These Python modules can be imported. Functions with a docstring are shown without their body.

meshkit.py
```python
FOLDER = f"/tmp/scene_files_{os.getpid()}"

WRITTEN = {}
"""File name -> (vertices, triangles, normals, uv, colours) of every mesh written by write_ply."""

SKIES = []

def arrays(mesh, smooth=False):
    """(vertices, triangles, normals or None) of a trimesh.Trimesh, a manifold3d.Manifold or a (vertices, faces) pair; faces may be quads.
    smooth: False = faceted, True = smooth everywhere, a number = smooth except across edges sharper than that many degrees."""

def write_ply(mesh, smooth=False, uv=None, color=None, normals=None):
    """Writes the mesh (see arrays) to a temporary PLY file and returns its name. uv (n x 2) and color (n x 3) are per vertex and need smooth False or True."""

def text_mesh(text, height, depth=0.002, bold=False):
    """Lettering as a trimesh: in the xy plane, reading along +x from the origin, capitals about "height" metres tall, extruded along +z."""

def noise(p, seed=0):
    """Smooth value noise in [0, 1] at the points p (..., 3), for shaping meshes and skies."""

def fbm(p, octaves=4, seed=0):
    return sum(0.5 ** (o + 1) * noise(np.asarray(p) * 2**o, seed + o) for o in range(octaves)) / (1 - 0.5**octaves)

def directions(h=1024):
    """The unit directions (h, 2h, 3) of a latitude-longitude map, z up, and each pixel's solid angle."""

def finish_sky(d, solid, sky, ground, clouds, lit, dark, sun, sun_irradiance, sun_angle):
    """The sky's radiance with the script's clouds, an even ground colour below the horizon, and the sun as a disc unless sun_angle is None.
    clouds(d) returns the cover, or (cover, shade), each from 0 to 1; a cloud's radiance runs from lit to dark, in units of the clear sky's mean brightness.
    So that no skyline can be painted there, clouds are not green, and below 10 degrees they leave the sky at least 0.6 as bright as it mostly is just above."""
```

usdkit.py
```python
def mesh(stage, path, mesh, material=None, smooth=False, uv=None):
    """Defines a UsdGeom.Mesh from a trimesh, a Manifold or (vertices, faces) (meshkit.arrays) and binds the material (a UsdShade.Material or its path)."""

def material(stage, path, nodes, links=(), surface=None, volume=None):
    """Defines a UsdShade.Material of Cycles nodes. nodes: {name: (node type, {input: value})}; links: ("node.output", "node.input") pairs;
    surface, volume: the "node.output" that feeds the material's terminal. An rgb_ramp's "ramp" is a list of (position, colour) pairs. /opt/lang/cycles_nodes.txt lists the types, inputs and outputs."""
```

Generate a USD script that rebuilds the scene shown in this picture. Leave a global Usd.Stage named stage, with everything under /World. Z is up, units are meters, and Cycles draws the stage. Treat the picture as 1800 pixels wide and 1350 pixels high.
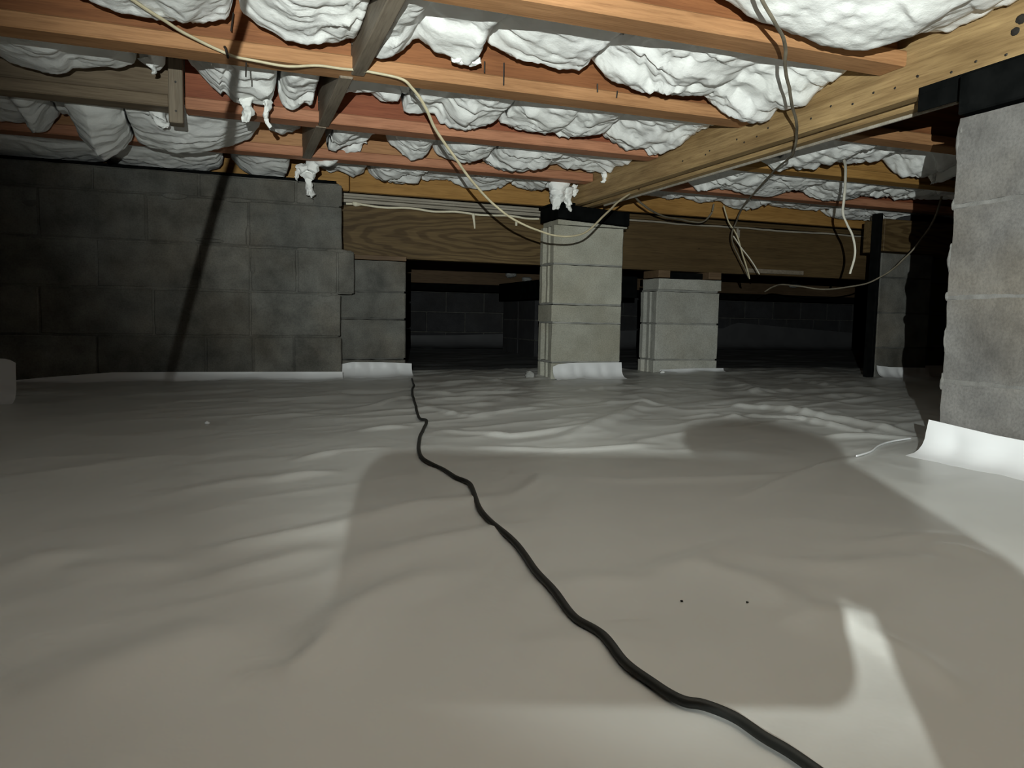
import math, random
import numpy as np, trimesh, manifold3d as m3
import usdkit
from meshkit import noise, fbm
from pxr import Usd, UsdGeom, UsdLux, UsdShade, Gf, Sdf

stage = Usd.Stage.CreateInMemory()
UsdGeom.SetStageUpAxis(stage, 'Z'); UsdGeom.SetStageMetersPerUnit(stage, 1.0)
UsdGeom.Xform.Define(stage, '/World')
# Coordinates below: x runs along the floor joists (to the right), y away from the camera across
# them, z up from the height of the camera's lens.  Everything is lifted by ZO so the floor is near 0.
ZO = 0.31
TH, PITCH, ROLL, FPX = 0.352, 0.0865, 0.0185, 1328.0
cT, sT = math.cos(TH), math.sin(TH)

# ------------------------------------------------------------------ camera, light, exposure
EXPOSURE = 0.86
def to_scene(X, Y, z=0.0):                      # right of / ahead of the lens (level) -> scene
    return np.array([X * cT + Y * sT, -X * sT + Y * cT, z])
fw = np.array([0, math.cos(PITCH), -math.sin(PITCH)]); rt = np.array([1.0, 0, 0]); up = np.cross(rt, fw)
rt2 = math.cos(ROLL) * rt + math.sin(ROLL) * up; up2 = -math.sin(ROLL) * rt + math.cos(ROLL) * up
cr, cu, cf = (to_scene(*v) for v in (rt2, up2, fw))
cam = UsdGeom.Camera.Define(stage, '/World/camera')
cam.CreateHorizontalApertureAttr(36.0); cam.CreateVerticalApertureAttr(27.0)
cam.CreateFocalLengthAttr(36.0 * FPX / 1800.0)
cam.CreateClippingRangeAttr(Gf.Vec2f(0.01, 100.0))
cam.CreateExposureAttr(EXPOSURE)
cam.AddTransformOp().Set(Gf.Matrix4d(*cr, 0, *cu, 0, *(-cf), 0, 0, 0, ZO, 1))

LAMP = to_scene(-0.010, -0.355, 0.100)          # the head lamp of the person who takes the picture
def spot(path, aim, power, angle, soft, radius, color):
    L = UsdLux.SphereLight.Define(stage, path)
    L.CreateRadiusAttr(radius); L.CreateIntensityAttr(power); L.CreateNormalizeAttr(True)
    L.CreateColorAttr(Gf.Vec3f(*color))
    s = UsdLux.ShapingAPI.Apply(L.GetPrim()); s.CreateShapingConeAngleAttr(angle); s.CreateShapingConeSoftnessAttr(soft)
    d = np.array(aim, float); d /= np.linalg.norm(d)
    x = np.cross([0, 0, 1.0], -d); x /= np.linalg.norm(x); y = np.cross(-d, x)
    L.AddTransformOp().Set(Gf.Matrix4d(*x, 0, *y, 0, *(-d), 0, LAMP[0], LAMP[1], LAMP[2] + ZO, 1))
COOL = (0.93, 1.0, 0.95)
spot('/World/head_lamp_beam', to_scene(0.250, 1.0, 0.36), 60.0, 47.0, 0.8, 0.0025, COOL)

# ------------------------------------------------------------------ materials
def M(name, nodes, links, surface='p.BSDF'):
    return usdkit.material(stage, '/World/Looks/' + name, nodes, links, surface=surface)

def mat_wood(name, c0, c1, axis='x', rough=0.65, dark=(0.08, 0.05, 0.03), knots=0.0, scale=1.0, rings=False, bump=0.25):
    sc = {'x': (1.2, 22, 22), 'y': (22, 1.2, 22), 'z': (22, 22, 1.2)}[axis]
    sc = tuple(s * scale for s in sc)
    n = {'tc': ('texture_coordinate', {}), 'mp': ('mapping', {'scale': sc}), 'oi': ('object_info', {}),
         'ad': ('vector_math', {'math_type': 'add'}), 'cx': ('combine_xyz', {}), 'ml': ('math', {'math_type': 'multiply', 'value2': 37.0}),
         'n1': ('noise_texture', {'scale': 1.6, 'detail': 5.0, 'roughness': 0.62, 'distortion': 0.6}),
         'n2': ('noise_texture', {'scale': 9.0, 'detail': 3.0, 'roughness': 0.6}),
         'r': ('rgb_ramp', {'ramp': [(0.25, c0), (0.75, c1)]}),
         'r2': ('rgb_ramp', {'ramp': [(0.28, (0.62, 0.58, 0.55)), (0.55, (1, 1, 1))]}),
         'mx': ('mix_color', {'blend_type': 'multiply', 'fac': 0.75}),
         'bl': ('noise_texture', {'scale': 2.3, 'detail': 3.0}),
         'r3': ('rgb_ramp', {'ramp': [(0.35, (0.68, 0.66, 0.64)), (0.62, (1, 1, 1))]}),
         'mx2': ('mix_color', {'blend_type': 'multiply', 'fac': 0.8}),
         'b': ('bump', {'strength': bump, 'distance': 0.003}), 'p': ('principled_bsdf', {'roughness': rough, 'specular_ior_level': 0.25})}
    l = [('oi.random', 'ml.value1'), ('ml.value', 'cx.x'), ('ml.value', 'cx.y'), ('tc.object', 'mp.vector'), ('mp.vector', 'ad.vector1'), ('cx.vector', 'ad.vector2'),
         ('ad.vector', 'n1.vector'), ('ad.vector', 'n2.vector'), ('n1.fac', 'r.fac'), ('n2.fac', 'r2.fac'),
         ('r.color', 'mx.a'), ('r2.color', 'mx.b'), ('tc.object', 'bl.vector'), ('bl.fac', 'r3.fac'), ('mx.result', 'mx2.a'), ('r3.color', 'mx2.b')]
    last = 'mx2.result'
    if rings:                                  # cathedral grain of a flat-sawn board
        n['mp2'] = ('mapping', {'scale': (0.9, 1.0, 6.0), 'location': (-0.30, 0.0, -0.75)})
        n['wv'] = ('wave_texture', {'wave_type': 'rings', 'rings_direction': 'y', 'scale': 2.4, 'distortion': 13.0, 'detail': 2.0, 'detail_scale': 1.0, 'detail_roughness': 0.5})
        n['r4'] = ('rgb_ramp', {'ramp': [(0.2, (0.52, 0.47, 0.42)), (0.6, (1, 1, 1)), (1.0, (1.0, 1.0, 0.98))]})
        n['mx3'] = ('mix_color', {'blend_type': 'multiply', 'fac': 0.75})
        l += [('tc.object', 'mp2.vector'), ('mp2.vector', 'wv.vector'), ('wv.fac', 'r4.fac'), (last, 'mx3.a'), ('r4.color', 'mx3.b')]
        last = 'mx3.result'
    if knots:
        n['vo'] = ('voronoi_texture', {'scale': 9.0, 'randomness': 1.0})
        n['vr'] = ('rgb_ramp', {'ramp': [(0.0, (0.10, 0.07, 0.05)), (knots * 0.6, (0.16, 0.11, 0.07)), (knots, (1, 1, 1))]})
        n['mx4'] = ('mix_color', {'blend_type': 'multiply', 'fac': 0.85})
        l += [('tc.object', 'vo.vector'), ('vo.distance', 'vr.fac'), (last, 'mx4.a'), ('vr.color', 'mx4.b')]
        last = 'mx4.result'
    l += [(last, 'p.base_color'), ('n1.fac', 'b.height'), ('b.normal', 'p.normal')]
    return M(name, n, l)

def mat_concrete(name, c0, c1, stain=(0.75, 0.70, 0.62), stain_fac=0.5):
    n = {'tc': ('texture_coordinate', {}), 'oi': ('object_info', {}), 'ge': ('geometry', {}),
         'n1': ('noise_texture', {'scale': 7.0, 'detail': 5.0, 'roughness': 0.6}), 'n2': ('noise_texture', {'scale': 160.0, 'detail': 2.0}),
         'n3': ('noise_texture', {'scale': 3.1, 'detail': 3.0}),
         'r': ('rgb_ramp', {'ramp': [(0.28, c0), (0.72, c1)]}), 'r2': ('rgb_ramp', {'ramp': [(0.42, (1, 1, 1)), (0.66, stain)]}),
         'r5': ('rgb_ramp', {'ramp': [(0.3, (0.72, 0.72, 0.72)), (0.6, (1, 1, 1))]}),
         'mx': ('mix_color', {'blend_type': 'multiply', 'fac': stain_fac}), 'mx2': ('mix_color', {'blend_type': 'multiply', 'fac': 0.7}),
         'mr': ('map_range', {'from_min': 0.0, 'from_max': 1.0, 'to_min': 0.80, 'to_max': 1.08}), 'hs': ('hsv', {}),
         'n4': ('noise_texture', {'scale': 34.0, 'detail': 4.0, 'roughness': 0.7}),
         'b': ('bump', {'strength': 0.55, 'distance': 0.004}), 'p': ('principled_bsdf', {'roughness': 0.92, 'specular_ior_level': 0.15})}
    l = [('ge.position', 'n1.vector'), ('ge.position', 'n2.vector'), ('ge.position', 'n3.vector'), ('ge.position', 'n4.vector'), ('n1.fac', 'r.fac'), ('n3.fac', 'r2.fac'), ('n2.fac', 'r5.fac'),
         ('r.color', 'mx.a'), ('r2.color', 'mx.b'), ('mx.result', 'mx2.a'), ('r5.color', 'mx2.b'), ('oi.random', 'mr.value'), ('mr.result', 'hs.value'), ('mx2.result', 'hs.color'),
         ('hs.color', 'p.base_color'), ('n4.fac', 'b.height'), ('b.normal', 'p.normal')]
    return M(name, n, l)

def mat_plain(name, c, rough=0.6, spec=0.3, c2=None, scale=12.0, bump=0.0, bscale=60.0, metallic=0.0):
    n = {'ge': ('geometry', {}), 'n1': ('noise_texture', {'scale': scale, 'detail': 4.0}), 'r': ('rgb_ramp', {'ramp': [(0.3, c), (0.7, c2 or c)]}),
         'p': ('principled_bsdf', {'roughness': rough, 'specular_ior_level': spec, 'metallic': metallic})}
    l = [('ge.position', 'n1.vector'), ('n1.fac', 'r.fac'), ('r.color', 'p.base_color')]
    if bump:
        n['n2'] = ('noise_texture', {'scale': bscale, 'detail': 4.0, 'roughness': 0.65}); n['b'] = ('bump', {'strength': bump, 'distance': 0.004})
        l += [('ge.position', 'n2.vector'), ('n2.fac', 'b.height'), ('b.normal', 'p.normal')]
    return M(name, n, l)

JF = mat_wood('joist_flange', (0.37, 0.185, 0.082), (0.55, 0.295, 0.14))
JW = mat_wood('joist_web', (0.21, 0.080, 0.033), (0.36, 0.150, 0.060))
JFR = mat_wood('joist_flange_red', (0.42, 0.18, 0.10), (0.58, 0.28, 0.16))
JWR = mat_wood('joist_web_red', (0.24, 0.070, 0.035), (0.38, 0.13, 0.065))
JG = mat_wood('joist_grey', (0.20, 0.15, 0.10), (0.32, 0.25, 0.17))
GOLD = mat_wood('rim_wood', (0.38, 0.20, 0.055), (0.55, 0.31, 0.10))
GIRD = mat_wood('girder_wood', (0.25, 0.155, 0.068), (0.56, 0.39, 0.19), axis='y', bump=0.5, knots=0.11)
BEAM = mat_wood('beam_wood', (0.115, 0.075, 0.032), (0.20, 0.135, 0.062), rings=True)
BEAMR = mat_wood('beam_wood_dark', (0.085, 0.055, 0.024), (0.145, 0.095, 0.043), knots=0.05)
BLOCKING = mat_wood('blocking_wood', (0.20, 0.165, 0.125), (0.31, 0.26, 0.20), axis='y')
CLEAT = mat_wood('cleat_wood', (0.20, 0.165, 0.12), (0.31, 0.255, 0.19), axis='z')
SILL = mat_wood('sill_wood', (0.30, 0.27, 0.22), (0.52, 0.48, 0.41))
SUB = mat_wood('subfloor_wood', (0.30, 0.19, 0.09), (0.45, 0.30, 0.15), scale=0.4)
FARWOOD = mat_wood('far_wood', (0.13, 0.085, 0.05), (0.20, 0.13, 0.075))
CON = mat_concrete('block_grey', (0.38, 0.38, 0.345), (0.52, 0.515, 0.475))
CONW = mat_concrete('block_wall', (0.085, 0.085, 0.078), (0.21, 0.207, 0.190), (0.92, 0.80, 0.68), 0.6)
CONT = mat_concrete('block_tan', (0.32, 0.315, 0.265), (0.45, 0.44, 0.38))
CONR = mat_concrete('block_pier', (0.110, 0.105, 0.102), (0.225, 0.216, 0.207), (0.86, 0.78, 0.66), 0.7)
MORT = mat_plain('mortar', (0.22, 0.22, 0.205), 0.95, 0.1, (0.33, 0.325, 0.30), 18.0, 0.6, 50.0)
MORTR = mat_plain('mortar_pier', (0.115, 0.111, 0.106), 0.95, 0.1, (0.185, 0.180, 0.172), 26.0, 0.6, 50.0)
MORTD = mat_plain('mortar_dark', (0.07, 0.07, 0.065), 0.95, 0.1, (0.13, 0.127, 0.117), 14.0, 0.6, 50.0)
CONF = mat_concrete('block_far', (0.045, 0.045, 0.05), (0.07, 0.07, 0.074))  # darker block colour in place of the light fading far back
FLAP_DIM = mat_plain('far_flap_darkened', (0.08, 0.08, 0.085), 0.5, 0.3, (0.11, 0.11, 0.115), 4.0)  # flap on the far wall, gloom put into its colour
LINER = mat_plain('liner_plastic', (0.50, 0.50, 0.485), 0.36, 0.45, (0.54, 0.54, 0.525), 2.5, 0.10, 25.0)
LINER_DIM = mat_plain('liner_far_darkened', (0.16, 0.165, 0.17), 0.45, 0.35, (0.24, 0.245, 0.25), 2.5, 0.1, 25.0)  # liner colour darkened to paint in the gloom of the far room
FLAP = mat_plain('liner_flap_plastic', (0.68, 0.685, 0.70), 0.42, 0.4, (0.72, 0.72, 0.735), 4.0, 0.05, 30.0)
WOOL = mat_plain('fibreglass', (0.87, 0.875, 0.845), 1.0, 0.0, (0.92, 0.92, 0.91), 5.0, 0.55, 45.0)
WOOLF = mat_plain('grey_fibreglass', (0.30, 0.30, 0.29), 1.0, 0.0, (0.42, 0.42, 0.41), 9.0, 0.8, 60.0)  # greyer wool for the loose scraps
FOAM = mat_plain('caulk', (0.72, 0.66, 0.50), 0.7, 0.3, (0.80, 0.75, 0.60), 30.0, 0.4, 80.0)
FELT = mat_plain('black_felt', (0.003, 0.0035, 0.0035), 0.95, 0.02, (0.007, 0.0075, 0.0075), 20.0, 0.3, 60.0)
CABLE_T = mat_plain('cable_tan', (0.48, 0.42, 0.28), 0.5, 0.35, (0.62, 0.55, 0.38), 30.0)
CABLE_D = mat_plain('cable_dusty', (0.14, 0.12, 0.09), 0.6, 0.3, (0.27, 0.235, 0.175), 14.0)
CABLE_W = mat_plain('cable_white', (0.66, 0.63, 0.54), 0.5, 0.35, (0.72, 0.68, 0.58), 30.0)
RUBBER = mat_plain('black_rubber', (0.008, 0.009, 0.008), 0.55, 0.35, (0.013, 0.014, 0.012), 30.0)
STEEL = mat_plain('nail_steel', (0.05, 0.045, 0.04), 0.5, 0.5, metallic=0.6)

# ------------------------------------------------------------------ prim helpers
_used, base_of = {}, {}
def numbered(parent, name):
    k = (parent, name); n = _used.get(k, 0); _used[k] = n + 1
    return name if n == 0 else f'{name}_{n:03d}'
def tag(prim, label=None, cat=None, group=None, kind=None):
    for k, v in (('label', label), ('category', cat), ('group', group), ('kind', kind)):
        if v: prim.SetCustomDataByKey(k, v)
def thing(name, base, label=None, cat=None, group=None, kind=None):
    path = '/World/' + numbered('/World', name)
    x = UsdGeom.Xform.Define(stage, path); b = np.array(base, float)
    x.AddTranslateOp().Set(Gf.Vec3d(b[0], b[1], b[2] + ZO)); base_of[path] = b
    tag(x.GetPrim(), label, cat, group, kind); return path
def part(parent, name, mesh, mat, smooth=False, label=None, kind=None):
    path = parent + '/' + numbered(parent, name); root = '/'.join(parent.split('/')[:3])
    if hasattr(mesh, 'to_mesh'):
        mm = mesh.to_mesh(); mesh = trimesh.Trimesh(mm.vert_properties[:, :3], mm.tri_verts, process=False)
    g = trimesh.Trimesh(np.array(mesh.vertices) - base_of[root], mesh.faces, process=False)
    m = usdkit.mesh(stage, path, g, mat, smooth=smooth); tag(m.GetPrim(), label, kind=kind); return path
def solo(name, mesh, mat, label=None, cat=None, group=None, kind=None, smooth=False):
    """a thing that is one mesh"""
    if hasattr(mesh, 'to_mesh'):
        mm = mesh.to_mesh(); mesh = trimesh.Trimesh(mm.vert_properties[:, :3], mm.tri_verts, process=False)
    v = np.array(mesh.vertices); b = np.array([v[:, 0].mean(), v[:, 1].mean(), v[:, 2].min()])
    path = '/World/' + numbered('/World', name)
    m = usdkit.mesh(stage, path, trimesh.Trimesh(v - b, mesh.faces, process=False), mat, smooth=smooth)
    m.AddTranslateOp().Set(Gf.Vec3d(b[0], b[1], b[2] + ZO)); tag(m.GetPrim(), label, cat, group, kind); base_of[path] = b
    return path

# ------------------------------------------------------------------ mesh helpers
cat_ = trimesh.util.concatenate
def box(x0, x1, y0, y1, z0, z1, c=0.003):
    c = min(c, 0.45 * min(x1 - x0, y1 - y0, z1 - z0)); pts = []
    for X, sx in ((x0, 1), (x1, -1)):
        for Y, sy in ((y0, 1), (y1, -1)):
            for Z, sz in ((z0, 1), (z1, -1)):
                pts += [(X, Y + sy * c, Z + sz * c), (X + sx * c, Y, Z + sz * c), (X + sx * c, Y + sy * c, Z)]
    return trimesh.convex.convex_hull(np.array(pts))
def rough(mesh, amp, freq, seed, edge=None):
    m = mesh.copy()
    if edge: 
        v, f = trimesh.remesh.subdivide_to_size(m.vertices, m.faces, edge, max_iter=12); m = trimesh.Trimesh(v, f, process=True)
    v = np.array(m.vertices); p = v * freq + seed * 3.7
    d = np.stack([fbm(p + o, 3) for o in (0, 17.3, 41.9)], 1) - 0.5
    m.vertices = v + d * 2 * amp
    return m
def prism(profile, z0, z1):
    """closed polygon in (x, y), counter-clockwise, extruded along z"""
    return m3.Manifold.extrude(m3.CrossSection([np.array(profile)]), z1 - z0).translate((0, 0, z0))
def tube(pts, radius, seg=8, sub=6, smooth=True, flat=1.0, wob=0.0, seed=0):
    p = np.array(pts, float)
    if smooth:                                  # Catmull-Rom through the points
        q = np.vstack([2 * p[0] - p[1], p, 2 * p[-1] - p[-2]]); out = []
        for i in range(1, len(q) - 2):
            for t in np.linspace(0, 1, sub, endpoint=False):
                a, b, c, d = q[i - 1:i + 3]
                out.append(0.5 * (2 * b + (c - a) * t + (2 * a - 5 * b + 4 * c - d) * t * t + (3 * b - a - 3 * c + d) * t ** 3))
        p = np.array(out + [p[-1]])
    if wob:
        p = p + wob * 2 * (np.stack([fbm(p * 9 + seed + o, 2) for o in (0, 11, 29)], 1) - 0.5)
    r = np.broadcast_to(np.asarray(radius, float), (len(p),)) if np.ndim(radius) == 0 else np.interp(np.linspace(0, 1, len(p)), np.linspace(0, 1, len(radius)), radius)
    t = np.gradient(p, axis=0); t /= np.linalg.norm(t, axis=1, keepdims=True) + 1e-12
    a = np.cross(t, np.where(np.abs(t[:, 2:]) < 0.9, [0, 0, 1.0], [1.0, 0, 0])); a /= np.linalg.norm(a, axis=1, keepdims=True) + 1e-12
    b = np.cross(t, a); ang = np.arange(seg) * 2 * np.pi / seg
    v = p[:, None] + r[:, None, None] * (np.cos(ang)[None, :, None] * a[:, None] + flat * np.sin(ang)[None, :, None] * b[:, None])
    n = len(p); i, j = np.meshgrid(np.arange(n - 1), np.arange(seg), indexing='ij')
    f = np.stack([i * seg + j, i * seg + (j + 1) % seg, (i + 1) * seg + (j + 1) % seg, (i + 1) * seg + j], -1).reshape(-1, 4)
    f = np.vstack([f[:, [0, 1, 2]], f[:, [0, 2, 3]]]); v = v.reshape(-1, 3)
    k = len(v); v = np.vstack([v, p[0], p[-1]]); jj = np.arange(seg)
    f = np.vstack([f, np.stack([np.full(seg, k), (jj + 1) % seg, jj], 1), np.stack([np.full(seg, k + 1), (n - 1) * seg + jj, (n - 1) * seg + (jj + 1) % seg], 1)])
    return trimesh.Trimesh(v, f, process=False)
def sstep(t): t = np.clip(t, 0, 1); return t * t * (3 - 2 * t)

BATT = {
 'A1': (0, [(0.992, 0.704), (1.021, 0.694), (1.078, 0.667), (1.113, 0.657), (1.171, 0.651), (1.212, 0.642), (1.245, 0.64), (1.289, 0.63), (1.327, 0.629), (1.384, 0.632), (1.418, 0.637), (1.444, 0.655), (1.485, 0.669), (1.538, 0.683), (1.578, 0.702), (1.639, 0.707), (1.674, 0.729)]),
 'A2': (0, [(1.678, 0.73), (1.694, 0.698), (1.712, 0.671), (1.734, 0.69), (1.773, 0.702), (1.806, 0.709), (1.822, 0.75), (1.843, 0.799), (1.86, 0.825)]),
 'B1': (1, [(-0.371, 0.73), (-0.306, 0.715), (-0.295, 0.707), (-0.248, 0.701), (-0.188, 0.692), (-0.151, 0.693), (-0.089, 0.693), (-0.05, 0.704), (-0.011, 0.718), (0.006, 0.737)]),
 'B2': (1, [(0.016, 0.752), (0.028, 0.737), (0.054, 0.721), (0.072, 0.709), (0.099, 0.7), (0.13, 0.684), (0.181, 0.68), (0.199, 0.687), (0.266, 0.699), (0.276, 0.711), (0.295, 0.71), (0.313, 0.724)]),
 'B3': (1, [(0.347, 0.674), (0.354, 0.672), (0.394, 0.676), (0.429, 0.699), (0.459, 0.743), (0.48, 0.731), (0.511, 0.715), (0.549, 0.705), (0.581, 0.7), (0.602, 0.685), (0.623, 0.692), (0.627, 0.73), (0.658, 0.766)]),
 'B4': (1, [(0.662, 0.776), (0.683, 0.753), (0.716, 0.735), (0.767, 0.719), (0.824, 0.717), (0.877, 0.709), (0.937, 0.714), (0.969, 0.735), (0.982, 0.743)]),
 'B5': (1, [(0.984, 0.742), (1.015, 0.719), (1.059, 0.698), (1.116, 0.681), (1.155, 0.677), (1.221, 0.678), (1.286, 0.684), (1.373, 0.703), (1.388, 0.689), (1.424, 0.679), (1.458, 0.654), (1.496, 0.635), (1.539, 0.631), (1.589, 0.633), (1.654, 0.652), (1.707, 0.675), (1.734, 0.709), (1.755, 0.747), (1.801, 0.745), (1.848, 0.745)]),
 'C1': (2, [(-0.689, 0.737), (-0.633, 0.735), (-0.602, 0.718), (-0.554, 0.707), (-0.506, 0.7), (-0.473, 0.702), (-0.453, 0.709), (-0.44, 0.724), (-0.405, 0.729), (-0.371, 0.737), (-0.337, 0.736), (-0.302, 0.754), (-0.274, 0.773)]),
 'C1b': (2, [(-0.271, 0.814), (-0.267, 0.773), (-0.239, 0.753), (-0.227, 0.741), (-0.211, 0.747), (-0.196, 0.769), (-0.19, 0.809)]),
 'C2': (2, [(-0.137, 0.803), (-0.124, 0.777), (-0.096, 0.751), (-0.063, 0.716), (-0.03, 0.694), (-0.018, 0.708), (0.009, 0.675), (0.035, 0.671), (0.056, 0.677), (0.073, 0.675), (0.096, 0.676), (0.115, 0.684), (0.126, 0.706), (0.135, 0.726)]),
 'C3': (2, [(0.139, 0.717), (0.162, 0.68), (0.185, 0.671), (0.221, 0.695), (0.249, 0.691), (0.256, 0.721)]),
 'C4': (2, [(0.345, 0.769), (0.364, 0.743), (0.408, 0.752), (0.454, 0.754), (0.485, 0.734), (0.548, 0.732)]),
 'C5': (2, [(0.55, 0.732), (0.558, 0.704), (0.618, 0.709), (0.673, 0.711), (0.701, 0.681), (0.757, 0.661), (0.812, 0.67), (0.869, 0.698), (0.893, 0.719)]),
 'C6': (2, [(0.902, 0.72), (0.941, 0.7), (1.024, 0.684), (1.092, 0.684), (1.121, 0.697), (1.184, 0.679), (1.254, 0.69), (1.302, 0.705), (1.323, 0.724)]),
 'C7': (2, [(1.327, 0.724), (1.357, 0.696), (1.425, 0.67), (1.467, 0.652), (1.532, 0.667), (1.551, 0.647), (1.584, 0.646), (1.609, 0.665), (1.661, 0.664), (1.724, 0.68), (1.791, 0.727), (1.854, 0.764), (1.909, 0.77)]),
 'D1': (3, [(-0.889, 0.665), (-0.785, 0.674), (-0.731, 0.673), (-0.686, 0.682), (-0.676, 0.643), (-0.669, 0.641), (-0.647, 0.652), (-0.626, 0.686), (-0.598, 0.714)]),
 'D2': (3, [(-0.594, 0.716), (-0.561, 0.72), (-0.538, 0.7), (-0.528, 0.645), (-0.504, 0.614), (-0.477, 0.581), (-0.464, 0.559), (-0.435, 0.579), (-0.396, 0.601), (-0.368, 0.633), (-0.351, 0.647)]),
 'D3': (3, [(-0.347, 0.648), (-0.318, 0.632), (-0.259, 0.622), (-0.199, 0.613), (-0.123, 0.624), (-0.054, 0.641), (0.018, 0.67), (0.067, 0.696), (0.089, 0.727), (0.111, 0.752)]),
 'D3b': (3, [(0.124, 0.749), (0.139, 0.739), (0.191, 0.72), (0.235, 0.742), (0.265, 0.754)]),
 'D4': (3, [(0.366, 0.673), (0.401, 0.678), (0.424, 0.696), (0.489, 0.717), (0.525, 0.729), (0.558, 0.756)]),
 'D5': (3, [(0.608, 0.768), (0.63, 0.728), (0.662, 0.707), (0.719, 0.667), (0.768, 0.681), (0.801, 0.727)]),
 'D6': (3, [(0.816, 0.74), (0.844, 0.699), (0.895, 0.682), (0.947, 0.672), (0.999, 0.689), (1.03, 0.711)]),
 'D7': (3, [(1.038, 0.707), (1.07, 0.685), (1.116, 0.664), (1.179, 0.654), (1.233, 0.661), (1.28, 0.678), (1.344, 0.701), (1.409, 0.707), (1.449, 0.689), (1.515, 0.698), (1.583, 0.688), (1.64, 0.682), (1.654, 0.701), (1.707, 0.724), (1.783, 0.72), (1.829, 0.724), (1.891, 0.74), (1.902, 0.783)]),
 'E1': (4, [(-1.059, 0.62), (-0.936, 0.629), (-0.723, 0.637), (-0.552, 0.66), (-0.523, 0.665)]),
 'E2': (4, [(-0.511, 0.658), (-0.425, 0.64), (-0.308, 0.635), (-0.188, 0.64), (-0.105, 0.652), (-0.058, 0.674), (-0.038, 0.707)]),
 'E3': (4, [(-0.018, 0.727), (0.027, 0.678), (0.095, 0.644), (0.225, 0.641), (0.246, 0.688)]),
 'E4': (4, [(0.393, 0.733), (0.409, 0.718), (0.447, 0.697), (0.502, 0.704), (0.557, 0.681), (0.613, 0.711)]),
 'E5': (4, [(0.627, 0.712), (0.69, 0.675), (0.785, 0.668), (0.864, 0.674), (0.887, 0.705)]),
 'E6': (4, [(0.896, 0.697), (0.923, 0.696), (1.043, 0.714), (1.123, 0.68), (1.238, 0.668), (1.343, 0.691), (1.371, 0.713)]),
 'E7': (4, [(1.377, 0.714), (1.462, 0.691), (1.518, 0.689), (1.594, 0.709), (1.729, 0.71), (1.754, 0.682), (1.831, 0.749)]),
 'F1': (2, [(2.077, 0.666), (2.113, 0.651), (2.143, 0.632), (2.2, 0.658), (2.277, 0.653), (2.347, 0.697)]),
 'F2': (2, [(2.356, 0.702), (2.418, 0.696), (2.511, 0.699), (2.627, 0.719), (2.7, 0.738), (2.769, 0.706), (2.829, 0.664), (2.896, 0.667), (2.921, 0.702), (2.972, 0.706), (3.004, 0.65), (3.03, 0.711), (3.075, 0.842)]),
 'G1': (3, [(2.084, 0.696), (2.124, 0.677), (2.178, 0.643), (2.256, 0.668), (2.311, 0.664), (2.438, 0.648), (2.568, 0.643), (2.66, 0.661), (2.729, 0.704)]),
 'G2': (3, [(2.755, 0.711), (2.831, 0.673), (2.933, 0.651), (3.085, 0.664), (3.192, 0.696)]),
 'G3': (3, [(3.2, 0.7), (3.264, 0.692), (3.4, 0.714), (3.426, 0.688), (3.537, 0.702), (3.878, 0.72)]),
 'H1': (4, [(2.098, 0.732), (2.164, 0.711), (2.264, 0.712), (2.377, 0.704), (2.453, 0.719), (2.582, 0.695), (2.715, 0.718), (2.769, 0.688), (2.904, 0.674), (2.935, 0.703)]),
 'H2': (4, [(2.943, 0.71), (3.055, 0.728), (3.111, 0.711), (3.27, 0.708), (3.388, 0.705), (3.477, 0.718)]),
 'H3': (4, [(3.491, 0.705), (3.538, 0.669), (3.801, 0.671), (4.202, 0.659), (4.663, 0.655)]),
}
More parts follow.
